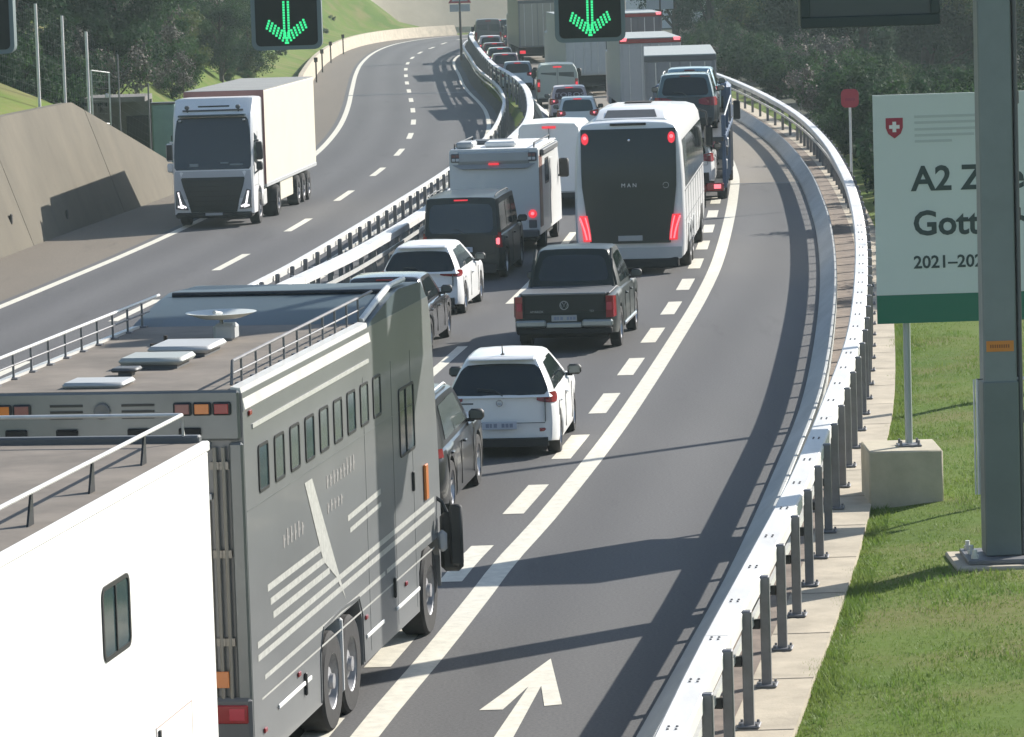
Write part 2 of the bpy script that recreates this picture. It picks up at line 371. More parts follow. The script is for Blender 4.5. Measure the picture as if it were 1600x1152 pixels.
b = MB(); b.loft([[(RB(JR)+.4, JR+i*.35, .006), (RO(JR)-.35, JR+i*.35+.15, .006)] for i in (0, 1)], 0, False, False); part('expansion_joint', b, [DARKMET], road_r)
b = MB(); b.loft([[(LE(JL)-.3, JL+i*.8, LZ+.006), (RA(JL)-.3, JL+i*.8, LZ+.006)] for i in (0, 1)], 0, False, False); part('expansion_joint', b, [DARKMET], road_l)

# painted markings
def band(f, w, y0, y1, z, dy=1.5):
    b = MB(); b.loft([[(f(y)-w/2, y, z), (f(y)+w/2, y, z)] for y in frange(y0, y1, dy)], 0, False, False); return b
part('edge_line', band(RE, .29, 6, 390, .005), [LINE], road_r, 0)
part('edge_line', band(LE, .26, 22, 390, LZ+.005), [LINE], road_l, 0)
part('edge_line', band(lambda y: RA(y)-.75, .2, 22, 388, LZ+.005), [LINE], road_l, 0)
part('edge_line', band(lambda y: RB(y)+.95, .2, 22, 388, .005), [LINE], road_r, 0)
for i in range(-6, 40):
    yc = 50.35+5.74*i
    if yc < 20 or yc > 250: continue
    part('warning_dash', band(lambda y: RE(y)-.5, .29, yc-1.45, yc+1.45, .005, 1), [LINE], road_r, 0)
for yc in [68, 83]+[97.5+14.35*i for i in range(20)]:
    part('lane_dash', band(LD, .24, yc-2.8, yc+2.8, LZ+.005, 1.4), [LINE], road_l, 0)
for i in range(20):
    yc = 60+15*i; part('lane_dash', band(lambda y: RE(y)-4.1, .2, yc-3, yc+3, .005, 1.5), [LINE], road_r, 0)
b = MB()
for poly in ([(.32, 43.35), (-.44, 40.5), (-.2, 40.5), (.07, 41.75), (.3, 42.35)], [(.32, 43.35), (.3, 42.35), (.2, 41.75), (.22, 40.62), (.4, 40.68)], [(.07, 41.75), (.3, 42.35), (.2, 41.75), (-.27, 37.5), (-.5, 37.5)]):
    b.add([(x, y, .005) for x, y in poly], [tuple(range(len(poly)))])
part('lane_arrow', b, [LINE], road_r, 0)

# ------------------------------------------------------------------ barriers
def rail(b, f, prof, y0, y1, dy=2.0, mi=0):
    """sweep a closed (offset, height) profile along curve f"""
    b.loft([[(f(y)+o, y, z) for o, z in prof] for y in frange(y0, y1, dy)], mi, True, True)
pm = MB(); pm.box(-.05, .05, -.06, .06, 0, 1.16, 0, .012)
POST_ME = pm.mesh('post', [POST])
pm = MB(); pm.box(-.11, .11, -.13, .13, 0, .025, 0, .008)
for sx in (-.08, .08):
    for sy in (-.1, .1): pm.lathe([(0, .05), (.014, .05), (.014, .02)], 6, 'z', (sx, sy, 0))
PLATE_ME = pm.mesh('base_plate', [POST])
pm = MB(); pm.box(-.05, .05, -.03, .03, 0, .30, 0, .01); SHORT_ME = pm.mesh('rail_post', [POST])
pm = MB(); pm.box(-.09, .0, -.035, .035, -.05, .05, 0, .01)
for dy in (-.05, .05): pm.lathe([(0, -.13), (.018, -.13), (.018, -.09), (.0, -.09)], 6, 'x', (0, dy*.4, .02))
BRKT_ME = pm.mesh('bracket', [DARKMET])
pm = MB()
for i in (-1, 1):
    for j in (-1, 1): pm.lathe([(0, .012), (.011, .012), (.013, 0)], 6, 'z', (i*.035, j*.06, 0))
BOLT_ME = pm.mesh('bolt_set', [POST])

def barrier(name, label, f, sd, z0, y0, y1, inner=True, detail=60, beamw=.13, group='steel safety barriers along the carriageways'):
    """f: line of the outer top beam; sd=-1: the road lies on the -X side of it"""
    yb = max(y0, 36.8)
    root = thing(name, label, 'barrier', (f(yb), yb, z0), 0, group)
    ox, oy = f(yb), yb
    loc = lambda b: [setattr(b, 'v', [(x-ox, y-oy, z) for x, y, z in b.v]), b][1]
    y = y0; seg = 0
    while y < y1-1:                                   # beam sections butt end to end
        e = min(y1, y+8.52); b = MB()
        rail(b, f, [(-beamw, 1.04), (beamw, 1.04), (beamw, 1.18), (beamw-.02, 1.2), (-beamw+.02, 1.2), (-beamw, 1.18)], y+.012, e-.012)
        part('top_beam', loc(b), [GALV_W], root, 30); y = e
    b = MB(); s = sd
    rail(b, f, [(-s*.05, .70), (-s*.01, .70), (-s*.01, .78), (-s*.05, .78)], y0, y1); part('mid_rail', loc(b), [GALV], root, 30)
    if inner:
        y = y0
        while y < y1-1:
            e = min(y1, y+8.52); b = MB()
            rail(b, f, [(s*.92, -.04), (s*.90, .06), (s*.60, .32), (s*.58, .335), (s*.545, .335), (s*.53, .32), (s*.53, -.04)], y+.008, e-.008)
            part('kerb_rail', loc(b), [KERB], root, 30); y = e
    y = 38.9-2.125*int((38.9-y0)/2.125) if y0 < 38.9 else y0+.5
    n = 0
    while y < y1:
        sl = f.slope(y); rz = -math.atan(sl); x = f(y)-s*.165
        p = link('post', POST_ME, root, (x-ox, y-oy, .045), (0, 0, rz))
        if y < detail:
            link('base_plate', PLATE_ME, p, (0, 0, .02)); link('bracket', BRKT_ME, p, (s*.05, 0, 1.0), (0, 0, 0 if s < 0 else math.pi))
            link('bracket', BRKT_ME, p, (s*.05, 0, .66), (0, 0, 0 if s < 0 else math.pi))
            link('bolt_set', BOLT_ME, p, (s*.165, .6, 1.156))
        y += 2.125 if y < 150 else 4.25
    return root
barrier('roadside_barrier', 'bright steel barrier with grey posts between the road and the lawn, on the right', RO, -1, .0, 12, 392, detail=90)
barrier('median_barrier', 'broad white topped steel barrier directly left of the queue of vehicles', RB, 1, .0, 30, 392, detail=0, beamw=.14)
barrier('median_barrier', 'thin topped steel barrier with dark posts on the median edge of the empty left carriageway', RA, -1, LZ, 30, 392, inner=False, detail=0, beamw=.075)

# ------------------------------------------------------------------ left wall, fence, hillside things
wall = thing('retaining_wall', 'tall sloping concrete wall with the dark truck shadow on it', 'wall', (wl(121), 121, LZ))
def wall_panel(y0, y1):
    b = MB(); rings = []
    for y in frange(y0+.03, y1-.03, 1.5):
        h = wall_h(y); x = wl(y)
        rings.append([(x, y, -.1), (x-.36*h, y, h), (x-.36*h-.35, y, h), (x-.5, y, -.1)])
    b.loft(rings); b.v = [(x-wl(121), y-121, z) for x, y, z in b.v]
    return b
for a, c in ((63, 77.5), (77.5, 92), (92, 106.5), (106.5, 121), (121, 135.5), (135.5, 150)):
    part('panel', wall_panel(a, c), [CONC_D], wall, 30)
b = MB()
for y in (77.5, 92, 106.5, 121, 135.5):
    h = wall_h(y)-.02; x = wl(y)-.02; b.loft([[(x-wl(121), y-121+d, -.1), (x-.36*h-wl(121), y-121+d, h), (x-.36*h-.3-wl(121), y-121+d, h), (x-.3-wl(121), y-121+d, -.1)] for d in (-.05, .05)])
part('joint_filler', b, [CONC_J], wall, 30)
b = MB()
for (y, z) in ((116, 1.9), (119.3, .9), (127, .5)):                # dark drain mouths
    x = wl(y)-.36*z+.02; b.box(x-wl(121)-.05, x-wl(121)+.02, y-121-.12, y-121+.12, z-.16, z+.16, 0, .04)
part('drain_mouth', b, [CONC_J], wall, 30)

low = thing('low_wall', 'low sandy concrete wall at the foot of the sunny grass slope', 'wall', (wl(260), 260, LZ))
b = MB(); rings = []
for y in frange(232, 388, 3):
    h = .95 if y > 250 else .4+.55*(y-232)/18; x = wl(y)+.25
    rings.append([(x-wl(260), y-260, -.1), (x-.3-wl(260), y-260, h), (x-.6-wl(260), y-260, h), (x-.6-wl(260), y-260, -.1)])
b.loft(rings); part('wall', b, [CONC], low, 30)
MLAB = ('nearest dark marker post standing before the low sandy wall', 'second dark marker post along the low sandy wall, counted from the near end', 'third dark marker post along the low sandy wall', 'farthest dark marker post along the low sandy wall')
for i, y in enumerate((262, 283, 306, 330)):
    b = MB(); b.box(-.05, .05, -.05, .05, 0, 1.5, 0, .01); b.box(-.12, .12, -.04, .04, 1.3, 1.6, 0, .01)
    o = part('marker_post', b, [BARK], None); o.location = (wl(y)+.5, y, LZ)
    tag(o, MLAB[i], 'post', 'marker posts along the low wall')

big = thing('end_wall', 'high beige concrete wall closing the view behind the far bend', 'wall', (-8, 397, LZ))
b = MB(); pts = [(-17, 372), (-14.5, 388), (-9, 396), (0, 401), (10, 405), (26, 412)]
c_ = Curve([(y, x) for x, y in pts])           # Y as a function of X
b.loft([[(x+8, c_(x)-397, -.2), (x+8-.5, c_(x)-397+7.5, 6.8), (x+8-.5, c_(x)-397+9, 6.8), (x+8, c_(x)-397+9, -.2)] for x in frange(-17, 26, 2)])
part('wall', b, [mat('beige concrete', (.34, .30, .225), .9, var=.12, scale=.25, detail=7)], big, 30)
b = MB(); b.loft([[(x+8, c_(x)-397-.5, 0), (x+8, c_(x)-397-.35, .55), (x+8, c_(x)-397+.2, .55)] for x in frange(-16.5, 26, 2)], 0, False, False); part('wall_foot', b, [CONC], big, 30)

def fence_net(a, b_, h, step=.3):
    m = MB(); a = Vector(a); b_ = Vector(b_); L = (b_-a).length; n = int(L/step); k = int(h/step)
    for i in range(n+1):
        p = a.lerp(b_, i/n); m.tube([p, p+Vector((0, 0, h))], .0028, 3, 0, False)
    for j in range(k+1): m.tube([a+Vector((0, 0, j*h/k)), b_+Vector((0, 0, j*h/k))], .0028, 3, 0, False)
    return m
fence = thing('hill_fence', 'wire net fence with tall white posts along the top of the sloping wall', 'fence', (-14.9, 131.5, 3.2))
FP = [(-15.6, 124.5, 3.9, 3.0), (-14.95, 131.2, 3.2, 3.05), (-14.42, 134, 2.8, 3.0), (-13.95, 137, 2.2, 3.0), (-13.35, 141.5, 1.4, 2.9), (-12.85, 147.5, .5, 2.6)]
for i, (x, y, z, h) in enumerate(FP):
    b = MB(); b.tube([(x+14.9, y-131.5, z-3.6), (x+14.9, y-131.5, z-3.2+h)], .05 if i < 4 else .03, 8); part('post', b, [GALV_W if i < 4 else POST], fence)
for p, q in zip(FP, FP[1:]):
    b = fence_net((p[0]+14.9, p[1]-131.5, p[2]-3.15), (q[0]+14.9, q[1]-131.5, q[2]-3.15), min(p[3], q[3])-.1); o = part('net', b, [POST], fence, 0); o['kind'] = 'stuff'
gate = thing('fence_gate', 'narrow wire gate in a grey tube frame beside the last tall white fence post', 'gate', (-14.0, 138.6, 1.95))
b = MB(); b.tube([(0, 0, -.4), (0, 0, 1.9), (.42, 1.9, 1.75), (.42, 1.9, -.6)], .035, 6); b.tube([(0.05, .2, .1), (.38, 1.7, 0)], .03, 6); part('frame', b, [GALV], gate)
b = fence_net((.03, .1, 0), (.4, 1.8, -.1), 1.75, .2); part('net', b, [POST], gate, 0)
b = MB(); b.box(.3, .42, 1.5, 1.6, .9, 1.05, 0, .02); part('latch', b, [CLEAR], gate)

cab = thing('utility_cabinet', 'teal metal cabinet beside the dark concrete recess behind the white truck', 'cabinet', (-12.45, 149, -.3))
b = MB(); b.box(-.42, .42, -.3, .3, .1, 2.55, 0, .03); part('body', b, [TEAL], cab)
b = MB(); b.box(-.38, .38, -.325, -.303, .2, 2.4, 0, .01); part('door', b, [TEAL], cab)
b = MB(); b.box(-.46, .46, -.36, .34, 2.56, 2.62, 0, .01); part('roof', b, [GREYD], cab)
b = MB(); b.box(.26, .3, -.345, -.327, 1.2, 1.4, 0, .005); part('handle', b, [DARKMET], cab)
rec = thing('concrete_recess', 'dark concrete recess with a side wall left of the teal cabinet', 'wall', (-14.0, 150.5, -.3))
b = MB(); b.box(-1.2, 1.0, .0, .25, 0, 2.7); b.box(-1.2, -.95, -3, 0, 0, 2.6); b.box(-1.2, 1, -2.9, .25, 2.72, 2.9); part('shell', b, [mat('grey recess concrete', (.16, .15, .14), .9, var=.2, scale=1)], rec, 30)
b = MB(); b.box(.05, .95, -.06, -.01, 0, 2.1, 0, .01); part('door', b, [MATT], rec)

drain = structure('drain_channel', MB().loft([[(wl(176+.8*t)-.6-t-d, 176+.8*t-q, LZ+wall_h(170)+.9+.34*max(0, t-3.2)-.55+.15*q+.05*t) for d, q in ((0, 0), (.1, .5), (.2, 1.0))] for t in frange(0, 9, 1)], 0, False, False), [CONC_D], 30)

# ------------------------------------------------------------------ gantry and its signs
GY = 48.8
gan = thing('sign_gantry', 'thick grey steel gantry post with bolted foot on the lawn', 'gantry', (5.87, GY, .0))
b = MB(); b.box(-.20, .20, -.22, .22, .16, 11.2, 0, .02); part('post', b, [POLE], gan, 30)
b = MB(); b.box(.225, .27, -.2, .2, .16, 11.2, 0, .01); part('cable_duct', b, [GREYD], gan, 30)
b = MB(); b.box(-.215, .215, -.235, .235, .16, 2.28, 0, .015); part('sleeve', b, [mat('dark grey pole paint', (.13, .16, .16), .5, var=.08, scale=1.5)], gan, 30)
b = MB(); b.box(-.46, .50, -.5, .5, .10, .155, 0, .01); fp = part('foot_plate', b, [POST], gan, 30)
for i in (-1, 1):
    for j in (-1, 0, 1):
        b = MB(); b.lathe([(0, .11), (.03, .11), (.03, .05), (.045, .05), (.045, 0), (0, 0)], 6, 'z', (i*.39+.02, j*.38, .158)); part('bolt', b, [GALV], fp, 30)
b = MB(); b.box(-.62, .66, -.66, .66, -.1, .098, 0, .02); part('foundation', b, [CONC], gan, 30)
b = MB(); b.tube([(-.27, -.1, .9), (-.27, -.1, 2.3), (.3, -.12, 2.3)], .022, 6); b.tube([(-.31, -.1, .9), (-.31, -.1, 2.3)], .012, 6); part('conduit', b, [CLEAR], gan)
b = MB(); b.box(-.165, .165, -.228, -.2215, 2.64, 2.77, 0, .003); lb = part('label_plate', b, [ORANGE], gan, 0)
b = MB()
for i in range(9): b.box(-.12+.027*i, -.105+.027*i, -.2305, -.2285, 2.685, 2.725)
part('label_print', b, [mat('label print', (.25, .08, .02), .6)], lb, 0)
b = MB()
for z in (1.75, 4.2, 5.6): b.box(.272, .30, -.06, .06, z, z+.16, 0, .01)
part('duct_clip', b, [MATT], gan, 30)
b = MB(); b.box(-14.5, -.205, -.2, .2, 9.3, 10.5, 0, .02); part('beam', b, [POLE], gan, 30)
for sx in (-12.05, -8.36, -4.76, -1.4):
    b = MB(); b.box(sx-.06, sx+.06, -.06, .06, 7.5, 9.298, 0, .01); part('hanger', b, [POLE], gan, 30)

def rrect(w, h, r, n=4):
    p = []
    for cx, cy, a0 in ((w/2-r, h/2-r, 0), (-w/2+r, h/2-r, 90), (-w/2+r, -h/2+r, 180), (w/2-r, -h/2+r, 270)):
        for k in range(n+1):
            a = R(a0+90*k/n); p.append((cx+r*math.cos(a), cy+r*math.sin(a)))
    return p
def lane_sign(x, z0, label, lit=True):
    t = thing('lane_signal', label, 'lane signal', (x, GY-.05, z0), 0, 'lane signals hanging over the carriageway')
    w, h = .84, 1.0
    b = MB(); b.prism([(u, v+h/2) for u, v in rrect(w, h, .09)], 'y', -.12, .16); part('housing', b, [SIGNG], t, 30)
    b = MB(); b.prism([(u, v+h/2+.0) for u, v in rrect(w-.1, h-.1, .06)], 'y', -.125, -.1); part('face', b, [SIGNF], t, 30)
    b = MB(); dots = []
    for j in range(14):
        for i in (-1, 1): dots.append((i*.027, .165+j*.031))
    for sgn in (-1, 1):
        for j in range(7):
            for k in range(4):
                d = .012+j*.037; dots.append((sgn*(d-k*.010), .075+d*.80+k*.029))
    for x_, z_ in dots: b.box(x_-.013, x_+.013, -.135, -.126, z_-.0125, z_+.0125)
    part('arrow_lights', b, [LEDG if lit else SIGNG], t, 0)
    return t
lane_sign(-2.56, 6.52, 'black lane signal with a green arrow over the white truck, fully in view')
lane_sign(1.06, 6.50, 'black lane signal with a green arrow above the far white lorries')
lane_sign(-6.23, 6.58, 'black lane signal cut off by the frame above the tall white fence posts')
t = thing('message_board', 'dark framed blank message board overhanging the trees beside the gantry post', 'message board', (4.40, GY-.05, 6.58))
b = MB(); b.box(-.83, .83, -.12, .3, 0, 1.9, 0, .03)
b2 = MB(); b2.box(-.83, .83, -.17, -.122, 0, .13, 0, .01); b2.box(-.83, -.72, -.17, -.122, .132, 1.9, 0, .01); b2.box(.72, .83, -.17, -.122, .132, 1.9, 0, .01)
part('housing', b, [mat('board dark', (.022, .035, .037), .5)], t, 30); part('frame', b2, [mat('frame dark', (.018, .032, .033), .5)], t, 30)
b = MB(); b.box(-.718, .718, -.135, -.124, .134, 1.88); part('screen', b, [mat('screen grey', (.05, .062, .066), .4)], t, 0)

# ------------------------------------------------------------------ project sign on two poles
ps = thing('project_sign', 'large pale project sign with a red crest and green foot stripe', 'sign', (4.95, 54.6, 0))
b = MB(); b.box(0, 3.3, -.03, .03, 2.825, 5.52); part('sheet', b, [POSTERW], ps, 0)
b = MB(); b.box(0, 3.3, -.031, .031, 2.44, 2.822); part('foot_stripe', b, [POSTERG], ps, 0)
for x in (.40, 2.9):
    b = MB(); b.tube([(x, .09, .8), (x, .09, 5.4)], .05, 12); part('pole', b, [mat('sign pole', (.36, .40, .40), .45, .3)], ps)
    b = MB(); b.box(x-.16, x+.16, -.07, .25, .762, .785, 0, .005)
    for i in (-1, 1):
        for j in (-1, 1): b.lathe([(0, .06), (.018, .06), (.018, 0)], 6, 'z', (x+i*.12, .09+j*.12, .785))
    part('foot_plate', b, [POST], ps, 30)
b = MB()
for z in (3.0, 4.2, 5.2): b.box(.05, 3.25, .032, .06, z, z+.06)
part('cross_rail', b, [GALV], ps, 0)
text('lettering', 'A2 Zweite', .46, INK, ps, (.50, -.034, 4.23), FACE_BACK, 'LEFT', .011)
text('lettering', 'Gotthard', .46, INK, ps, (.50, -.034, 3.63), FACE_BACK, 'LEFT', .011)
text('lettering', '2021–2029', .235, INK, ps, (.50, -.034, 3.18), FACE_BACK, 'LEFT', .005)
b = MB()
for i, (w, z) in enumerate(((.95, 5.2), (.9, 5.12), (.92, 5.03), (.8, 4.95), (.5, 4.87))): b.box(.55, .55+w, -.0335, -.0305, z, z+.035)
part('small_print', b, [INKPALE], ps, 0)
b = MB(); sh = [(-.115, .13), (.115, .13), (.115, 0), (.085, -.08), (0, -.145), (-.085, -.08), (-.115, 0)]
b.prism([(.28+x, 5.08+z) for x, z in sh], 'y', -.036, -.0305); cr_ = part('crest', b, [CRESTR], ps, 0)
b = MB(); b.box(.255, .305, -.039, -.0365, 5.02, 5.16); b.box(.21, .2545, -.039, -.0365, 5.066, 5.115); b.box(.3055, .35, -.039, -.0365, 5.066, 5.115); part('cross', b, [WHITE], cr_, 0)
for x, lab in ((5.25, 'pale concrete block carrying the slim pole of the project sign'), (7.85, 'concrete block under the hidden second pole of the project sign')):
    b = MB(); b.box(-.5, .5, -.6, .6, -.1, .76, 0, .022); o = part('foundation_block', b, [mat('block concrete', (.45, .40, .30), .85, var=.14, scale=2.2, bump=.25, bscale=20, detail=8)], None, 40)
    o.location = (x, 54.75, 0); tag(o, lab, 'concrete block')

# small signs
rs = thing('red_board', 'small red board on a thin pole behind the steel barrier, before dark trees', 'sign', (9.78, 115, 0))
b = MB(); b.tube([(0, 0, -.6), (0, 0, 2.8)], .035, 8); part('pole', b, [GALV], rs)
b = MB(); b.prism([(u, v+3.05) for u, v in rrect(.5, .52, .14)], 'y', -.05, -.02); part('panel', b, [SIGNRED], rs, 30)
b = MB(); b.box(-.14, .14, -.056, -.051, 2.98, 3.06); part('print', b, [CRESTR], rs, 0)
def warn_sign(x, y, z0, label, zb):
    t = thing('warning_sign', label, 'warning sign', (x, y, 0), 0, 'triangular warning signs')
    b = MB(); b.tube([(0, .05, zb), (0, .05, z0+.7)], .09, 8); part('pole', b, [mat('rusty pole', (.09, .07, .06), .7)], t)
    b = MB(); b.prism([(-.85, z0), (.85, z0), (0, z0+1.45)], 'y', -.02, .0); part('border', b, [SIGNRED], t, 0)
    b = MB(); b.prism([(-.6, z0+.14), (.6, z0+.14), (0, z0+1.17)], 'y', -.026, -.021); part('panel', b, [GREYP], t, 0)
    b = MB(); b.box(-.06, .06, -.031, -.027, z0+.42, z0+.86); b.box(-.06, .06, -.031, -.027, z0+.22, z0+.34); part('symbol', b, [MATT], t, 0)
    b = MB(); b.box(-.75, .75, -.02, .0, z0-.62, z0-.08); part('plate', b, [GREYP], t, 0)
warn_sign(-3.0, 300, 3.45, 'triangular warning sign on a brown pole in the median by the far bend', LZ-.1)
warn_sign(8.9, 228, 4.4, 'triangular warning sign above the lorry with the red roof lamps', -.1)
t = thing('lamp_mast', 'tall slim mast beside the carriageway whose shadow crosses the road', 'mast', (10.4, 67.9, 0))
b = MB(); b.tube([(0, 0, -.1), (0, 0, 11)], [.13, .09], 10); part('pole', b, [GALV], t)
b = MB(); b.box(-.9, .1, -.1, .1, 11.0, 11.1, 0, .02); part('lamp_head', b, [GREYD], t)

# ------------------------------------------------------------------ vehicles: shared builders
WCACHE = {}
def wheel(parent, x, y, r=.32, w=.21, rim=RIM, side=1, spokes=5):
    k = (round(r, 3), round(w, 3), rim.name, side, spokes)
    if k not in WCACHE:
        b = MB(); h = w/2
        b.lathe([(r*.64, -h), (r*.70, -h*1.0), (r*.95, -h), (r, -h*.72), (r, h*.72), (r*.95, h), (r*.70, h), (r*.64, h)], 24)
        tm = b.mesh('tyre', [RUBBER], 40)
        b = MB(); s = side
        b.lathe([(r*.66, h*.9*s), (r*.60, h*.55*s), (r*.56, h*.15*s)], 24, mi=0)
        b.lathe([(r*.56, h*.15*s), (0, h*.15*s)], 24, mi=1)
        for i in range(spokes):
            a = 2*math.pi*i/spokes; M = Matrix.Rotation(a, 4, 'X')
            q = [(h*.45*s, -r*.09, r*.05), (h*.45*s, r*.09, r*.05), (h*.75*s, r*.06, r*.62), (h*.75*s, -r*.06, r*.62), (h*.2*s, -r*.09, r*.05), (h*.2*s, r*.09, r*.05), (h*.3*s, r*.06, r*.62), (h*.3*s, -r*.06, r*.62)]
            b.add([M @ Vector(p) for p in q], [(0, 1, 2, 3), (4, 7, 6, 5), (0, 3, 7, 4), (1, 5, 6, 2), (3, 2, 6, 7)])
        b.lathe([(r*.17, h*.2*s), (r*.17, h*.62*s), (0, h*.66*s)], 12)
        WCACHE[k] = (tm, b.mesh('rim', [rim, MATT], 30))
    tm, rm = WCACHE[k]
    t = link('wheel', tm, parent, (x, y, r)); link('rim', rm, t)
    return t
def truck_wheel(parent, x, y, side, r=.5, w=.3):
    k = ('truck', round(r, 2), round(w, 2), side)
    if k not in WCACHE:
        b = MB(); h = w/2
        b.lathe([(r*.56, -h), (r*.62, -h), (r*.94, -h), (r, -h*.8), (r, h*.8), (r*.94, h), (r*.62, h), (r*.56, h)], 28)
        tm = b.mesh('tyre', [RUBBER], 40); s = side; b = MB()
        b.lathe([(r*.58, h*s), (r*.54, h*.9*s), (r*.48, h*.2*s), (r*.30, h*.25*s), (r*.28, h*.7*s), (r*.16, h*.8*s), (r*.15, h*1.05*s), (0, h*1.08*s)], 24)
        for i in range(10):
            a = 2*math.pi*i/10; b.lathe([(0, h*.5*s), (.018, h*.5*s), (.018, h*.2*s)], 6, 'x', (0, r*.40*math.cos(a), r*.40*math.sin(a)))
        WCACHE[k] = (tm, b.mesh('rim', [STEELRIM], 30))
    tm, rm = WCACHE[k]; t = link('wheel', tm, parent, (x, y, r)); link('rim', rm, t); return t

def lerp(a, b, t): return a+(b-a)*t
def pl(tab, x):
    if x <= tab[0][0]: return tab[0][1]
    for (a, p), (b, q) in zip(tab, tab[1:]):
        if x <= b:
            t = (x-a)/(b-a); t = t*t*(3-2*t); return lerp(p, q, t)
    return tab[-1][1]

def car(name, label, cat, xr, y0, head, paint, W=1.76, L=4.1, H=1.5, belt=.92, clr=.2, ro=.72, wb=2.6, wr=.31, hood=.92,
        glass=(.16, .52, 2.6, 3.25), top_prof=None, roof_w=.56, lamp=None, plate=.62, plate_m=PLATE, rear_lean=.14, rimm=RIM, lit=False,
        group=None, glassm=GLASS, roofm=None, z=0, detail=True, rails=False, antenna=False, third=True, wiper=True, dark_bumper=True, handles=True, side_win=None, tumble=None, rearglass=(.1, .9, .86), xc=None, bumperh=.42, spoiler=False, plate_w=.26):
    """xr: X of the right side at the rear; local +Y is forward, origin under the rear centre"""
    c, s = math.cos(head), math.sin(head)
    cx = xr-W/2*c if xc is None else xc; cy = y0+W/2*s*(1 if xc is None else 0)
    root = thing(name, label, cat, (cx, cy, z), head, group)
    W2 = W/2; yr, yf = ro, ro+wb; ra = wr+.055
    g0, g1, g2, g3 = glass                       # rear window foot, roof rear, roof front, windscreen foot
    if top_prof is None: top_prof = [(0, belt-.02), (g3-.15, belt+.02), (g3+.25, hood), (L-.5, hood-.09), (L-.08, hood-.24), (L, hood-.34)]
    def lean(zz):  # rear profile: bumper proud, tailgate leaning forward
        return pl([(clr, .07), (clr+.12, .0), (bumperh+.12, .0), (bumperh+.2, .055), (belt, rear_lean)], zz)
    def hw(y):
        a = max(0, 1-y/.32); b_ = max(0, 1-(L-y)/.75); return W2*(1-.10*a**2.2-.24*b_**2.2)
    def zlow(y):
        zz = clr+.05*max(0, 1-y/.5)+.03*max(0, 1-(L-y)/.6)
        for yy in (yr, yf):
            if abs(y-yy) < ra: zz = max(zz, wr+math.sqrt(ra*ra-(y-yy)**2))
        return zz
    ys = set([0, .03, .08, .16, L, L-.03, L-.1, L-.22])
    for yy in (yr, yf):
        for k in range(-8, 9): ys.add(yy+ra*math.sin(k/8*math.pi/2))
        ys.add(yy-ra-.012); ys.add(yy+ra+.012)
    for k in range(int(L/.3)): ys.add(.3*k)
    ys = sorted(v for v in ys if 0 <= v <= L); yl = []
    for v in ys:
        if not yl or v-yl[-1] > .006: yl.append(v)
    rings = []
    for y in yl:
        h = hw(y); zl = zlow(y); zt = pl(top_prof, y); zs = zt-.045
        zl = min(zl, zs-.09)
        half = [(0, zl), (h-.12, zl), (h-.022, zl+.004), (h-.006, min(zl+.07, zs-.06)), (h, lerp(zl, zs, .45) if zl < .5 else lerp(zl, zs, .5)), (h-.012, lerp(zl, zs, .8)), (h-.04, zs), (h-.10, zt-.006), (h*.55, zt+.012), (0, zt+.018)]
        ring = []
        for x, zz in half+[(-x, zz) for x, zz in half[-2:0:-1]]:
            e = max(0, 1-y/.6); e2 = max(0, 1-(L-y)/.5)
            yy = y+lean(zz)*e+.09*e*(abs(x)/W2)**3-.10*e2*(abs(x)/W2)**2.5
            ring.append((x, yy, zz))
        rings.append(ring)
    b = MB(); b.loft(rings, 0, True, True); body = part('body', b, [paint], root, 40)
    # lower dark sill and bumper insert
    if dark_bumper:
        b = MB(); pr_ = []
        for u in [-1+.2*k for k in range(11)]:
            x = u*hw(.02)*.9; yb = lean(.36)+.09*(abs(x)/W2)**3-.012
            pr_.append([(x, yb, clr-.02), (x, yb, bumperh-.04), (x, yb+.03, bumperh-.03), (x, yb+.05, clr-.02)])
        b.loft(pr_); part('lower_bumper', b, [BLACK], root, 40)
    b = MB(); b.box(-W2*.8, W2*.8, .35, L-.45, clr-.06, clr+.06); part('underbody', b, [MATT], root, 0)
    # greenhouse
    rw = W2-.225 if tumble is None else W2-tumble
    bw = W2-.075
    def yR(t): return lerp(g0, g1, t)
    def yF(t): return lerp(g3, g2, t)
    def GP(sv, t, inset=0):
        y = lerp(yR(t), yF(t), sv); x = lerp(bw, rw, t**1.25)
        zb = pl(top_prof, y); e0 = max(0, 1-sv/.05); e1 = max(0, 1-(1-sv)/.12); x *= 1-.05*e0-.10*e1**1.5
        zroof = H-.045-.035*max(0, (sv-.55)/.45)**2-.02*max(0, 1-sv/.3)
        zz = lerp(zb-.02, zroof, t)
        return Vector((x, y, zz))
    rings = []; nt_ = [0, .25, .5, .75, .93, 1]
    for sv in [0, .015, .05, .12]+[.12+.76*k/10 for k in range(1, 11)]+[.94, .985, 1]:
        half = [GP(sv, t) for t in nt_]; tp = half[-1]
        top = [Vector((tp.x-.07, tp.y, tp.z+.032)), Vector((tp.x*.5, tp.y, tp.z+.045)), Vector((0, tp.y, tp.z+.05))]
        hs = half+top
        for v in hs:
            e1 = max(0, 1-(1-sv)/.1); v.y += -.16*e1*(v.x/W2)**2
            if v.z > tp.z: v.y += (v.z-tp.z)*(g1-g0)/max(.1, H-.065-belt)*max(0, 1-sv/.1)
        rings.append([tuple(v) for v in hs]+[(-v.x, v.y, v.z) for v in hs[-2::-1]])
    b = MB(); b.loft(rings, 0, True, True); part('cabin', b, [roofm or paint], root, 40)
    # glass
    lo, hi, wx = rearglass
    b = MB(); gr = []
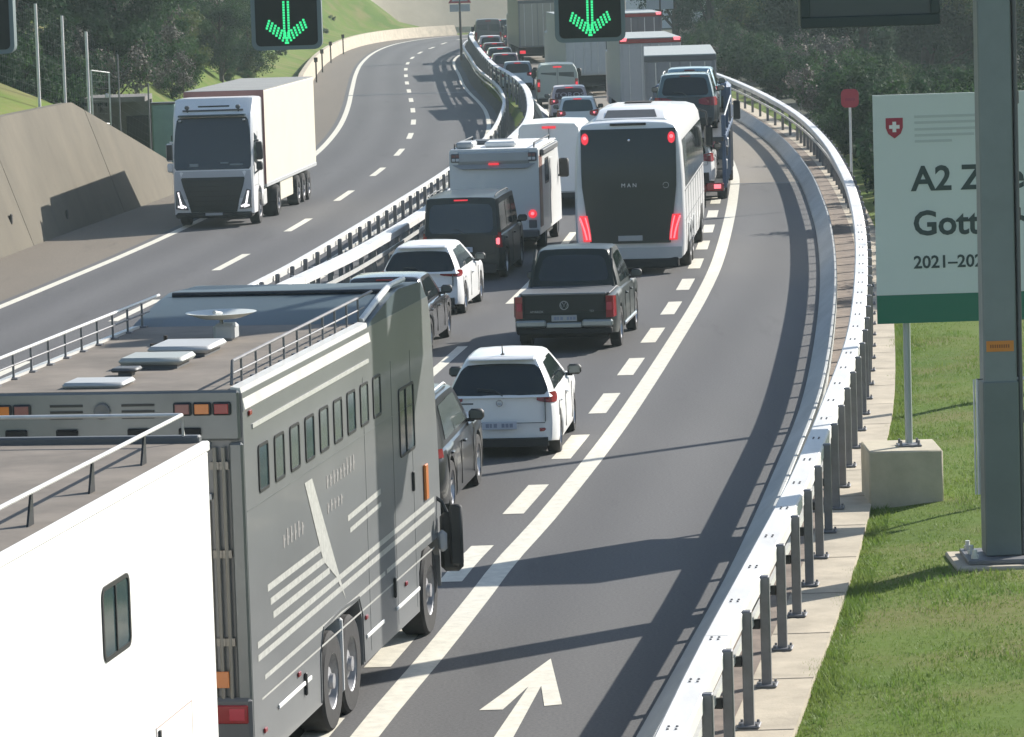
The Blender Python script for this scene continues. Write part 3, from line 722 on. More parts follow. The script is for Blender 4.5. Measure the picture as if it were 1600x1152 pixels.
    for i in range(11):
        t = lerp(lo, hi, i/10); row = []; cz = abs(i/5-1); nar = 1-.10*max(0, (cz-.55)/.45)**2.2
        for k in range(-6, 7):
            u = k/6; p = GP(0, t); x = p.x*wx*u*nar
            row.append((x, p.y-.012, p.z+(.02*(1-u*u) if i == 10 else (-.015*(1-u*u) if i == 0 else 0))))
        gr.append(row)
    b.loft(gr, 0, False, False); part('rear_window', b, [glassm], root, 60)
    b = MB(); gr = []
    for i in range(5):
        t = lerp(.08, .94, i/4); row = []
        for k in range(-5, 6):
            u = k/5; p = GP(1, t); x = p.x*.9*u; row.append((x, p.y-.16*(x/W2)**2+.014, p.z+.004))
        gr.append(row)
    b.loft(gr, 0, False, False); part('windscreen', b, [GLASS], root, 60)
    for sd in (1, -1):
        for (a0, a1, t0, t1, k0, k1) in (side_win or [(.16, .44, .12, .86, 0, .05), (.46, .80, .12, .88, 0, -.02)]):
            b = MB(); gr = []
            for i in range(5):
                t = lerp(t0, t1, i/4); row = []
                for k in range(6):
                    sv = lerp(a0+k0*i/4, a1+k1*i/4, k/5); p = GP(sv, t); row.append((sd*(p.x+.008), p.y, p.z))
                gr.append(row)
            b.loft(gr, 0, False, False); part('side_window', b, [glassm], root, 60)
    # lamps
    if lamp:
        for sd in (1, -1):
            z0, z1, win, wout, dep, pnt = lamp
            b = MB(); h0 = hw(0); gr = []
            def SP(kind, q, zz):                      # a point on the body skin
                t = max(0, min(1, (zz-(clr+.3*(belt-clr)))/(belt-.03-clr-.3*(belt-clr))))
                if kind == 0:
                    x = q; y = lean(zz)+.09*(abs(x)/W2)**3; return (sd*x, y-.010, zz)
                x = hw(q)-.035*t**3; e = max(0, 1-q/.6); return (sd*(x+.009), q+lean(zz)*e+.09*e*(abs(x)/W2)**3, zz)
            stn = [(0, lerp(win, h0-.035, k/4), lerp(.45, 1, (k/4)**.5)) for k in range(5)]+[(1, q, 1) for q in (.01, .03, .08, .14)]+[(1, lerp(.14, dep, k/3), lerp(1, pnt, k/3)) for k in (1, 2, 3)]
            for kind, q, tt in stn:
                zc = (z0+z1)/2+(.012 if kind else 0)*(1-tt); hh = (z1-z0)/2*tt
                gr.append([SP(kind, q, zc+hh*u) for u in (-1, -.6, 0, .6, 1)])
            b.loft(gr, 0, False, False); tl = part('tail_light', b, [REDL], root, 50)
            b = MB(); xm = lerp(win, hw(.0), .6); zc = (z0+z1)/2; yy = lean(zc)+.09*(xm/W2)**3+.012
            b.box(sd*xm-.045, sd*xm+.045, yy-.03, yy+.07, zc-.04 if z1-z0 < .3 else zc-(z1-z0)*.3, zc+.05, 0, .015)
            part('lamp_core', b, [REDHOT if lit else REDL], tl, 30)
    # plate, trim
    yp = lean(plate)-.02
    b = MB(); b.box(-plate_w, plate_w, yp-.004, yp+.015, plate-.058, plate+.058, 0, .004); pp = part('number_plate', b, [plate_m], root, 0)
    b = MB()
    for i, w in enumerate((.05, .035, .05, .0, .045, .045, .05)):
        if w: b.box(-plate_w*.8+.06*i, -plate_w*.8+.06*i+w, yp-.007, yp-.0045, plate-.03, plate+.03)
    part('plate_print', b, [PLATE_D], pp, 0)
    if detail:
        b = MB()
        for sd in (1, -1):
            for y in (lerp(g0, g3, .10), lerp(g0, g3, .47), lerp(g0, g3, .84)):
                x = sd*(hw(y)+.001); z0_, z1_ = zlow(y)+.1, pl(top_prof, y)-.10
                for k in range(6):
                    za, zb_ = lerp(z0_, z1_, k/6), lerp(z0_, z1_, (k+1)/6); b.box(x-.006, x+.004, y-.005, y+.005, za, zb_)
        part('door_gap', b, [BLACK], root, 0)
        b = MB(); zt = lean(.0)
        for sd in (1, -1):
            zz0, zz1 = bumperh+.2, belt-.06
            x0 = W2*.78; b.box(sd*x0-.004, sd*x0+.004, lean(zz0)+.033, lean(zz1)+.045, zz0, zz1)
        b.box(-W2*.78, W2*.78, lean(bumperh+.19)-.008, lean(bumperh+.19)+.02, bumperh+.185, bumperh+.193)
        part('tailgate_gap', b, [BLACK], root, 0)
        if handles:
            for sd in (1, -1):
                for y in (lerp(g0, g3, .18), lerp(g0, g3, .55)):
                    b = MB(); b.box(sd*(hw(y)-.02), sd*(hw(y)+.03), y, y+.17, belt-.16, belt-.13, 0, .01); part('door_handle', b, [paint], root, 30)
        if wiper:
            b = MB(); p0 = GP(0, lo+.02); b.tube([(.05, p0.y-.03, p0.z-.03), (-.08, p0.y+.0, p0.z+.06), (-.34, p0.y+.02, p0.z+.08)], .009, 5); part('wiper', b, [BLACK], root)
    for sd in (1, -1):
        p = GP(.86, .12); b = MB(); b.box(sd*(W2-.06), sd*(W2+.16), p.y-.05, p.y+.08, belt+.02, belt+.18, 0, .04); b.box(sd*(W2-.10), sd*(W2+.02), p.y-.02, p.y+.04, belt-.0, belt+.05)
        mr = part('door_mirror', b, [BLACK], root, 40)
        b = MB(); b.box(sd*(W2-.03), sd*(W2+.14), p.y-.056, p.y-.051, belt+.05, belt+.16, 0, .002); part('mirror_glass', b, [GLASS_G], mr, 0)
    if third:
        p = GP(0, .97); b = MB(); b.box(-.16, .16, p.y-.035, p.y+.02, p.z-.005, p.z+.025, 0, .006); part('brake_light', b, [REDLIT if lit else REDL], root, 30)
    if spoiler:
        b = MB(); p = GP(0, 1); b.loft([[(x, p.y-.14+.05*(x/W2)**2, p.z+.005), (x, p.y-.12+.05*(x/W2)**2, p.z+.025), (x, p.y+.1, p.z+.05), (x, p.y+.1, p.z-.02)] for x in [-rw*.9+rw*1.8*k/8 for k in range(9)]]); part('spoiler', b, [roofm or paint], root, 40)
    if rails:
        for sd in (1, -1):
            b = MB(); pts = []
            for sv in (.06, .12, .3, .5, .7, .78): q = GP(sv, 1); pts.append((sd*(q.x-.06), q.y, q.z+(.05 if sv in (.06, .78) else .085)))
            b.tube(pts, .016, 6); part('roof_rail', b, [GALV if rails == 1 else BLACK], root)
    if antenna:
        q = GP(.12, 1); b = MB(); b.tube([(0, q.y, q.z+.04), (0, q.y-.09, q.z+.22)], [.012, .006], 6); b.box(-.03, .03, q.y-.05, q.y+.05, q.z+.035, q.z+.065, 0, .012); part('antenna', b, [BLACK], root)
    for sd in (1, -1):
        for y in (yr, yf): wheel(root, sd*(W2-.115), y, wr, .2, rimm, sd)
    root['_lean'] = 0; del root['_lean']
    return root, dict(lean=lean, hw=hw, GP=GP, body=body)

def emblem_ring(parent, y, z, r, m=CHROME, name='emblem', inner=None):
    b = MB(); b.lathe([(r, -.012), (r, 0.008), (r*.84, .008), (r*.84, -.012), (r, -.012)], 24, 'y', (0, y, z))
    for pts in inner or []: b.tube([(x*r, y-.006, z+zz*r) for x, zz in pts], r*.085, 5)
    return part(name, b, [m], parent, 30)
VWIN = [[(-.45, .74), (0, .02), (.45, .74)], [(-.78, .35), (-.4, -.72), (0, .02), (.4, -.72), (.78, .35)]]

def heading(f, y): return math.atan(f.slope(y))

# ------------------------------------------------------------------ near vehicles
# white horse box cut off at the lower left
MH = -2.58; MHY = 34.05; hd = .157
mh = thing('horse_truck', 'white high sided truck cut off at the lower left corner, one small side window', 'truck', (MH-1.25*math.cos(hd)-8*math.sin(hd), MHY+1.25*math.sin(hd)-8*math.cos(hd), 0), hd)
b = MB(); b.box(-1.25, 1.25, 0, 8, .55, 3.56, 0, .05); part('body', b, [WHITE_B], mh, 30)
b = MB(); b.box(-1.22, 1.22, .03, 7.97, 3.558, 3.60, 0, .01); part('roof', b, [ROOFB], mh, 30)
b = MB(); b.box(1.19, 1.262, .0, 8.0, 3.52, 3.61, 0, .015); b.box(-1.262, -1.19, 0, 8.0, 3.52, 3.61, 0, .015); part('roof_trim', b, [WHITE_B], mh, 30)
b = MB(); b.box(-1.188, 1.188, 7.92, 8.03, 3.52, 3.66, 0, .015); part('front_trim', b, [GREYD], mh, 30)
b = MB(); b.tube([(1.05, .3, 3.62), (1.05, .35, 3.84), (1.05, 7.9, 3.84), (1.05, 7.95, 3.62)], .018, 8); b.tube([(-1.05, .3, 3.62), (-1.05, .35, 3.84), (-1.05, 7.9, 3.84), (-1.05, 7.95, 3.62)], .018, 8)
b.tube([(-1.05, 7.9, 3.84), (1.05, 7.9, 3.84)], .018, 8); part('roof_rail', b, [GALV], mh)
for y in (1.6, 3.2, 4.95, 6.6):
    for sd in (1, -1):
        b = MB(); b.prism([(y-.14, 3.60), (y+.02, 3.60), (y+.02, 3.83), (y-.02, 3.83)], 'x', sd*1.05-.008, sd*1.05+.008); part('rail_bracket', b, [DARKMET], mh, 0)
def side_window(parent, y0, y1, z0, z1, x, fr=.035, glass=GLASS_T, split=None, r=.07):
    cy, cz, w, h = (y0+y1)/2, (z0+z1)/2, y1-y0, z1-z0
    b = MB(); o = [(cy+u, cz+v) for u, v in rrect(w, h, r)]; i_ = [(cy+u, cz+v) for u, v in rrect(w-2*fr, h-2*fr, max(.01, r-fr))]
    n = len(o); vs_ = [(x-.01, *p) for p in o]+[(x+.012, *p) for p in o]+[(x+.012, *p) for p in i_]+[(x-.004, *p) for p in i_]
    fs = []
    for a in range(3):
        for k in range(n): fs.append((a*n+k, a*n+(k+1) % n, (a+1)*n+(k+1) % n, (a+1)*n+k))
    b.add(vs_, fs); f = part('window', b, [BLACK], parent, 30)
    b = MB(); b.prism(i_, 'x', x+.0015, x+.003); part('pane', b, [glass], f, 0)
    if split: b = MB(); b.box(x+.003, x+.014, y0+split*w-.012, y0+split*w+.012, z0+fr, z1-fr); part('bar', b, [BLACK], f, 0)
    return f
side_window(mh, 8-3.71, 8-2.87, 2.37, 2.95, 1.25, .035, GLASS_T, .48, .09)
b = MB(); b.box(1.2495, 1.256, 8-2.2, 8-.98, .7, 1.58); b2 = MB()
for a in ((8-2.2, 8-2.185, .7, 1.58), (8-.995, 8-.98, .7, 1.58), (8-2.185, 8-.995, 1.567, 1.58)): b2.box(1.2565, 1.2575, *a)
dr = part('locker_door', b, [WHITE_B], mh, 0); part('seal', b2, [mat('door seal', (.42, .33, .3), .7)], dr, 0)
b = MB(); b.box(1.258, 1.275, 8-2.15, 8-2.1, 1.4, 1.55, 0, .005); part('handle', b, [DARKMET], dr, 0)
b = MB(); b.box(-1.15, 1.15, .2, 10.0-2.1, .3, .55); part('chassis', b, [MATT], mh, 0)
b = MB(); b.box(-1.15, 1.15, 8.0, 9.3, .5, 1.0, 0, .1); b = MB()
for y in (2.2, 6.7):
    for sd in (1, -1): truck_wheel(mh, sd*1.08, y, sd)

# silver horse coach
hd = .156; W2 = 1.275; CL = 10.0
cc = thing('horse_coach', 'silver grey horse coach with a row of small slit windows and roof rails', 'truck', (-2.42-W2*math.cos(hd), 36.1+W2*math.sin(hd), 0), hd)
CH = 3.78; LU = 6.35
side = [(.0, .38), (2.7, .38), (2.72, .86), (3.02, 1.1), (5.1, 1.1), (5.35, .86), (5.37, .38), (8.6, .38), (8.62, .72), (8.85, .98), (9.6, .98), (9.8, .72), (9.82, .42), (10.5, .42), (10.6, .8), (10.55, 1.9), (10.25, 3.6), (10.1, CH), (0, CH)]
side = [(0, .38), (3.02, .38), (3.04, .86), (3.2, 1.08), (5.0, 1.08), (5.16, .86), (5.18, .38), (8.48, .38), (8.5, .80), (8.68, 1.02), (9.70, 1.02), (9.85, .80), (9.87, .44), (10.02, .8), (9.98, 1.9), (9.75, 3.5), (9.6, CH), (0, CH)]
b = MB(); b.prism(side, 'x', -W2, W2)
body = part('body', b, [SILVER], cc, 30)
b = MB(); b.box(-W2+.3, W2-.3, .2, 10.3, .4, 1.3); part('chassis', b, [MATT], cc, 0)
b = MB(); b.prism([(0.02, CH+.002), (LU, CH+.002), (LU, CH+.03), (.02, CH+.03)], 'x', -W2+.05, W2-.05); part('roof', b, [ROOFB], cc, 0)
b = MB(); b.loft([[(x, .05, CH-.02), (x, .0, CH+.05), (x+sx, .0, CH+.06), (x+sx, .05, CH+.03)] for x, sx in ((0, 0),)]) if False else None
for sd in (1, -1):                                   # bright cant rails along the roof edge
    b = MB(); b.prism([(sd*(W2+.003), CH-.17), (sd*(W2+.02), CH-.15), (sd*(W2-.02), CH+.045), (sd*(W2-.11), CH+.055), (sd*(W2-.11), CH+.0)], 'y', .02, LU-.3)
    part('cant_rail', b, [mat('pale cant rail', (.62, .61, .58), .4, .2, var=.1, scale=2)], cc, 30)
    b = MB(); b.box(sd*(W2+.001), sd*(W2+.012), .35, LU-.4, CH-.36, CH-.32); part('rain_strip', b, [STRIPE], cc, 0)
# raised luton at the front
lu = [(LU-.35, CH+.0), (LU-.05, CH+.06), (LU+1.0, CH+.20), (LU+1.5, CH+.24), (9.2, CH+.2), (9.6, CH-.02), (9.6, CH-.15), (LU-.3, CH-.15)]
b = MB(); b.prism(lu, 'x', -W2+.004, W2-.004); part('luton', b, [LUTON_SHADE], cc, 30)
b = MB(); b.tube([(W2-.1, LU-.2, CH+.05), (W2-.1, LU+.9, CH+.21), (W2-.1, LU+1.5, CH+.28), (W2-.12, LU+2.4, CH+.27)], .035, 8); part('luton_edge', b, [GALV], cc)
b = MB(); b.tube([(-W2+.1, LU+1.25, CH+.235), (W2-.1, LU+1.25, CH+.235)], .03, 8); part('luton_lip', b, [DARKMET], cc)
# roof rails
for sd in (1, -1):
    b = MB(); x = sd*(W2-.12); b.tube([(x, .12, CH+.06), (x, .2, CH+.27), (x, LU+.55, CH+.30)], .016, 8); rl = part('roof_rail', b, [GALV if sd < 0 else POST], cc)
    b = MB(); b.tube([(x, .2, CH+.16), (x, LU+.1, CH+.17)], .010, 6); part('lower_rail', b, [POST], rl)
    for k in range(10):
        b = MB(); y = .55+.62*k; b.tube([(x, y, CH+.02), (x, y, CH+.28)], .012, 6); b.box(x-.05, x+.05, y-.05, y+.05, CH+.03, CH+.045); part('stanchion', b, [POST], rl)
# roof furniture: dish, hatches
b = MB(); b.lathe([(0, .0), (.2, .015), (.33, .06), (.36, .075), (.33, .075), (.2, .035), (0, .02)], 28, 'z', (.05, 4.6, CH+.24)); ds = part('satellite_dish', b, [mat('dish white', (.62, .64, .6), .45)], cc)
b = MB(); b.box(-.02, .2, 4.5, 4.75, CH+.03, CH+.2, 0, .03); b.tube([(.05, 4.6, CH+.2), (.05, 4.6, CH+.3), (.05, 4.3, CH+.34)], .02, 6); part('mount', b, [GREYP], ds)
def hatch(x, y, w, l, h, m=GREYP):
    b = MB(); b.box(x-w/2, x+w/2, y-l/2, y+l/2, CH+.07, CH+.07+h, 0, .04); hh = part('roof_hatch', b, [m], cc, 40)
    b = MB(); b.box(x-w/2+.06, x+w/2-.06, y-l/2+.06, y+l/2-.06, CH+.025, CH+.072); part('hatch_base', b, [GREYD], hh, 0)
hatch(.0, 3.3, .62, .8, .07); hatch(-.02, 2.15, .62, .62, .07, mat('worn hatch', (.36, .38, .36), .5)); hatch(-.12, 1.35, .25, .25, .04, GREYD)
b = MB(); b.box(-.45, .12, .25, .75, CH+.03, CH+.085, 0, .03); part('roof_vent', b, [GREYP], cc, 40)
b = MB(); b.box(-.55, -.2, 4.0, 4.1, CH+.03, CH+.06); b.tube([(-.4, 4.05, CH+.06), (-.4, 4.05, CH+.14)], .02, 6); part('roof_aerial', b, [BARK], cc)
# slit windows
for k in range(9):
    y = .55+.70*k; side_window(cc, y, y+.43, 2.80, 3.24, W2, .028, GLASS_G if k % 3 else GLASS_T, None, .05)
side_window(cc, 7.6, 8.5, 2.2, 2.95, W2, .03, GLASS_T, .45, .06)
# painted stripes in slight relief
b = MB()
def sstripe(y0, z0, y1, z1, w):
    b.add([(W2+.003, y0, z0), (W2+.003, y1, z1), (W2+.003, y1, z1+w), (W2+.003, y0, z0+w)], [(0, 1, 2, 3)])
for k, (a, e) in enumerate(((.75, 3.3), (.85, 3.5), (.95, 3.6))): sstripe(a, 1.86-.14*k, e, 1.86-.14*k, .065)
for k, z in enumerate((1.42, 1.30)): sstripe(.25, z, 9.6, z+.03, .06)
sstripe(.5, 1.09, 6.5, 1.1, .045); sstripe(6.6, 1.1, 9.3, 1.1, .05); sstripe(.35, .93, 9.5, .93, .02); sstripe(4.6, 1.95, 6.4, 1.98, .06); sstripe(4.7, 1.82, 6.4, 1.85, .05)
b.add([(W2+.0045, 2.55, 2.62), (W2+.0045, 2.9, 2.62), (W2+.0045, 4.35, 1.2), (W2+.0045, 3.9, 1.5), (W2+.0045, 3.3, 1.75)], [(0, 1, 2, 3, 4)])
part('side_stripes', b, [STRIPE], cc, 0)
b = MB(); rg = random.Random(4)
for (y0, z0, n, h) in ((3.6, 2.42, 9, .16), (3.6, 2.17, 5, .13), (1.5, 2.15, 6, .15)):
    for k in range(n): b.box(W2+.001, W2+.0035, y0+.17*k, y0+.17*k+.06, z0, z0+h*rg.uniform(.7, 1.1)); b.box(W2+.001, W2+.0035, y0+.17*k+.06, y0+.17*k+.1, z0+h*.4, z0+h*.55)
part('worn_lettering', b, [mat('worn lettering', (.26, .25, .245), .5)], cc, 0)
b = MB()
for y in (5.62, 7.2, 8.35): b.box(W2+.0005, W2+.003, y, y+.012, .45, 3.3)
b.box(W2+.0005, W2+.003, .05, 8.4, 2.70, 2.712); part('door_gap', b, [SILVER_D], cc, 0)
for (y, z) in ((8.25, 1.75), (6.95, .78), (2.2, .62)):
    b = MB(); b.box(W2+.002, W2+.03, y, y+.05, z, z+.22, 0, .01); part('door_handle', b, [BLACK], cc, 30)
b = MB()
for (y0, y1, z) in ((1.0, 2.5, .72), (5.35, 6.3, .62), (7.05, 8.45, .62)): b.box(W2+.001, W2+.02, y0, y1, z, z+.045, 0, .008)
part('marker_strip', b, [mat('white strip', (.75, .75, .72), .4)], cc, 0)
for (y, z) in ((.35, .62), (1.9, .85), (5.3, .82), (7.6, .8), (.2, 3.55)):
    b = MB(); b.box(W2+.002, W2+.022, y, y+.10, z, z+.05, 0, .008); part('side_marker', b, [REDL], cc, 30)
b = MB(); b.box(W2+.002, W2+.035, 8.95, 9.12, 1.55, 1.95, 0, .01); part('orange_indicator', b, [AMBER], cc, 30)
# wheels and mudguards
for sd in (1, -1):
    for y in (3.62, 4.58, 9.2): truck_wheel(cc, sd*1.12, y, sd, .5, .3)
    for y0, y1 in ((3.0, 5.2),):
        b = MB(); b.loft([[(sd*(W2-.33), y, z), (sd*(W2+.01), y, z), (sd*(W2+.012), y+d, z+.03), (sd*(W2-.33), y+d, z+.03)] for y, z, d in ((2.98, .4, .02), (3.0, .88, .02), (3.18, 1.09, 0), (4.1, 1.12, 0), (5.02, 1.09, 0), (5.2, .88, -.02), (5.22, .4, -.02))]); part('mudguard', b, [GREYD], cc, 30)
    b = MB(); b.box(sd*(W2-.34), sd*(W2+.008), 4.06, 4.14, .30, 1.05, 0, .02); part('mud_flap', b, [GREYP], cc, 30)
# mirror
b = MB(); b.box(W2+.02, W2+.28, 9.75, 9.87, .62, 1.30, 0, .06); mi_ = part('mirror', b, [BLACK], cc, 40)
b = MB(); b.box(W2+.15, W2+.30, 9.68, 9.745, .70, 1.40, 0, .04); b.tube([(W2+.1, 9.8, 1.3), (W2+.05, 9.8, 1.42), (W2-.05, 9.75, 1.5)], .025, 6); part('mirror_arm', b, [DARKMET], mi_, 40)
b = MB(); b.box(W2+.0, W2+.12, 9.72, 9.85, .85, 1.1, 0, .04); part('step_lamp', b, [CLEAR], cc, 40)
# rear face
b = MB(); b.box(-W2+.02, W2-.02, -.05, -.001, CH-.42, CH+.03, 0, .02); part('rear_header', b, [SILVER_D], cc, 30)
for sd in (1, -1):
    for k, m in enumerate((mat('faded red lens', (.22, .09, .08), .3), AMBER, REDL)):
        b = MB(); x = sd*(.74+.18*k); b.box(x-.085, x+.085, -.078, -.048, CH-.19, CH-.07, 0, .025); fr = part('lamp_frame', b, [DARKMET], cc, 30)
        b = MB(); b.box(x-.065, x+.065, -.088, -.0785, CH-.175, CH-.085, 0, .015); part('lens', b, [m], fr, 30)
    b = MB()
    for k in range(3): b.box(sd*.33-.15, sd*.33+.15, -.062, -.0505, CH-.10-.055*k, CH-.08-.055*k)
    part('vent_slots', b, [BLACK], cc, 0)
b = MB(); b.lathe([(0, 0), (.075, 0), (.075, -.03), (.06, -.035), (0, -.02)], 16, 'y', (0, -.05, CH-.14)); part('rear_camera', b, [GREYD], cc, 30)
b = MB()
for x in (-.8, -.33, .33, .8): b.box(x-.1, x+.1, -.085, -.051, CH-.37, CH-.30, 0, .01)
part('hinge', b, [MATT], cc, 30)
b = MB()
for z0, z1 in ((CH-.50, CH-.44), (CH-.95, CH-.90)): b.box(-W2+.08, W2-.3, -.06, -.002, z0, z1)
for x in (-.75, -.1, .4, .9): b.box(x-.012, x+.012, -.05, -.002, CH-.90, CH-.50)
part('rear_beading', b, [GREYP], cc, 0)
b = MB(); b.box(-W2+.1, W2-.32, -.03, -.001, .75, CH-.97, 0, .01); part('ramp', b, [mat('dusty ramp', (.23, .21, .185), .6, var=.12, scale=1.5)], cc, 30)
for x in (W2-.26, W2-.18):
    b = MB(); b.tube([(x, -.05, .62), (x, -.05, CH-.48)], .02, 8)
    for z in (.8, 1.5, 2.3, 3.1): b.box(x-.045, x+.045, -.06, -.002, z, z+.07)
    part('ramp_strut', b, [mat('dull strut', (.26, .24, .21), .5, .3)], cc)
b = MB(); b.box(W2-.13, W2+.0, -.06, .0, .45, CH-.44, 0, .02); part('corner_post', b, [SILVER_D], cc, 30)
b = MB(); b.box(-W2, W2, -.09, .0, .38, 1.03, 0, .03); part('rear_bumper', b, [GREYD], cc, 30)
for sd in (1, -1):
    b = MB(); b.box(sd*(W2-.42), sd*(W2-.03), -.115, -.092, .80, .97, 0, .015); tl = part('tail_light', b, [REDL], cc, 30)
    b = MB(); b.box(sd*(W2-.2), sd*(W2-.06), -.12, -.1155, .83, .94, 0, .002); part('lens', b, [mat('bright red lens', (.42, .03, .05), .25, coat=.4)], tl, 0)
b = MB(); b.box(W2-.42, W2-.2, -.075, -.061, 1.12, 1.27, 0, .004); part('amber_plate', b, [AMBER], cc, 0)

# cars around the coach
hat = [(.14, .42, .12, .84, .03, .06), (.45, .80, .1, .88, 0, -.03)]
H = math.atan
car('estate_car', 'black estate car with chrome trim half hidden beside the silver coach front', 'car', -.95, 53.9, .118, CARBLACK, W=1.88, L=4.85, H=1.62, belt=1.0, ro=.95, wb=2.9, wr=.37, hood=1.05, glass=(.2, .62, 3.0, 3.75), lamp=(.86, .98, .5, .9, .12, .5), plate=.72, rails=1, glassm=GLASS_G, third=True, lit=False, rearglass=(.08, .9, .9))
d, dk = car('hatchback', 'white five door hatchback with dark rear window and red lamps, ahead of the black estate', 'car', .66, 60.55, .098, WHITE, W=1.76, L=4.07, H=1.5, belt=.95, ro=.72, wb=2.6, wr=.31, hood=.95, glass=(.10, .62, 2.4, 3.2), lamp=(.82, .98, .56, .86, .24, .3), plate=.50, rimm=RIM, antenna=True, bumperh=.34, rearglass=(.08, .86, 1.0), third=False, side_win=hat, rear_lean=.13, spoiler=True, tumble=.33)
emblem_ring(d, dk['lean'](.82)-.012, .83, .05, CHROME, 'emblem', [[(-.7, 0), (.7, 0)], [(-.7, -.35), (.7, -.35)]])
b = MB(); b.box(-.68, -.40, dk['lean'](.82)+.02, dk['lean'](.82)+.032, .81, .835); part('badge', b, [GREYD], d, 0)
b = MB(); b.tube([(.60, .10, .42), (.66, .13, .42), (.72, .18, .43)], .03, 6); part('reflector', b, [REDL], d)
car('estate_hatch', 'white hatchback with sharp red corner lamps in the left lane behind the dark van', 'car', -1.0, 84.4, .12, WHITE, W=1.77, L=4.35, H=1.47, belt=.93, ro=.8, wb=2.62, wr=.32, hood=.93, glass=(.1, .58, 2.6, 3.4), lamp=(.82, .96, .42, .88, .42, .25), plate=.66, rear_lean=.17, spoiler=True, roofm=None, side_win=hat, third=False, tumble=.33, rearglass=(.1, .84, 1.0))
car('saloon_car', 'anthracite saloon whose right flank shows past the silver coach front', 'car', -1.62, 76.4, .118, CARGREY, W=1.8, L=4.5, H=1.44, belt=.92, ro=.95, wb=2.68, wr=.32, hood=.9, glass=(.55, 1.05, 2.55, 3.35), lamp=(.78, .95, .45, .88, .35, .4), plate=.6)
# pickup
pk, pkk = car('pickup_truck', 'black double cab pickup with tall red tail lamps in the right lane behind the bus', 'pickup', 1.98, 76.0, .125, CARGREEN, W=1.95, L=5.25, H=1.83, belt=1.08, clr=.32, ro=1.25, wb=3.1, wr=.385, hood=1.12, glass=(1.75, 2.0, 3.55, 4.2), tumble=.29, lamp=None, plate=.66, plate_m=mat('dim plate', (.35, .36, .36), .5), rear_lean=.04, third=False, wiper=False, bumperh=.6, side_win=[(.08, .42, .12, .86, .02, 0), (.46, .84, .12, .88, 0, -.04)], rearglass=(.2, .88, .84), plate_w=.24, dark_bumper=False,
            top_prof=[(0, 1.09), (1.7, 1.10), (3.9, 1.08), (4.3, 1.10), (5.0, 1.0), (5.2, .85), (5.25, .8)])
for sd in (1, -1):
    b = MB(); b.loft([[(sd*.79, y-.012, .66), (sd*.925, y+.03, .66), (sd*.925, y+.03, 1.07), (sd*.79, y-.012, 1.07)] for y in (.03, .055)]+[[(sd*.80, .2, .68), (sd*.975, .2, .68), (sd*.968, .2, 1.05), (sd*.80, .2, 1.05)]]); tl = part('tail_light', b, [REDL], pk, 30)
    b = MB(); b.box(sd*.80, sd*.90, .008, .03, .80, .95, 0, .006); part('lens', b, [mat('bright red lens', (.42, .03, .05), .25, coat=.4)], tl, 0)
b = MB(); b.box(-.92, -.34, -.10, .04, .50, .63, 0, .03); b.box(.34, .92, -.10, .04, .50, .63, 0, .03); b.box(-.339, .339, -.08, .03, .48, .58, 0, .02); part('chrome_bumper', b, [mat('dull chrome', (.34, .37, .36), .3, .6)], pk, 30)
b = MB(); b.box(-.9, .9, -.05, .1, .36, .478, 0, .02); part('tow_bar', b, [MATT], pk, 30)
emblem_ring(pk, .018, .90, .085, mat('dull badge', (.34, .36, .36), .35, .5), 'emblem', VWIN)
text('badge', 'AMAROK', .062, mat('dull badge', (.3, .3, .3)), pk, (-.52, .012, .765), FACE_BACK)
text('badge', 'TDI', .055, mat('dull badge', (.3, .3, .3)), pk, (.52, .012, .77), FACE_BACK)
b = MB(); b.box(-.76, .76, .02, .032, .735, .742); b.box(-.76, -.752, .02, .035, .742, 1.06); b.box(.752, .76, .02, .035, .742, 1.06); b.box(-.16, .16, .015, .032, .63, .70); part('tailgate_gap', b, [MATT], pk, 0)
b = MB(); b.box(-.86, .86, .1, 1.68, 1.10, 1.125, 0, .01); part('bed_cover', b, [GREYD], pk, 30)
b = MB(); b.box(-.80, .80, .02, .10, 1.092, 1.13, 0, .012); part('tailgate_top', b, [mat('worn tailgate top', (.16, .17, .175), .35)], pk, 30)
for sd in (1, -1):
    b = MB(); b.tube([(sd*.80, 1.5, 1.11), (sd*.74, 1.72, 1.62), (sd*.73, 1.95, 1.80)], .035, 8); part('roll_bar', b, [CARGREEN], pk)
for sd in (1, -1):
    b = MB(); b.box(sd*.95, sd*1.0, 1.75, 4.0, .34, .42, 0, .02); part('side_step', b, [CHROME], pk, 30)
for sd in (1, -1):
    b = MB(); b.prism([(.84, .02), (.99, .02), (.99, .42), (.9, .42)], 'y', .8, .82) if False else b.box(sd*.78, sd*.95, .78, .80, .16, .45); part('mud_flap', b, [MATT], pk, 0)

# dark van in the left lane
vn, vk = car('passenger_van', 'dark green black van with lit red lamps in the left lane behind the white motorhome', 'van', -.13, 93.2, .118, CARGREEN, W=1.92, L=4.95, H=1.93, belt=1.08, clr=.2, ro=1.0, wb=3.0, wr=.34, hood=1.1, glass=(.08, .22, 3.75, 4.45), tumble=.13, rear_lean=.06, lamp=(.75, 1.1, .80, .94, .12, .8), lit=True, plate=.72, rails=2, bumperh=.42, side_win=[(.06, .34, .1, .84, 0, 0), (.37, .62, .1, .84, 0, 0), (.65, .86, .1, .86, 0, -.03)], rearglass=(.08, .86, .9))

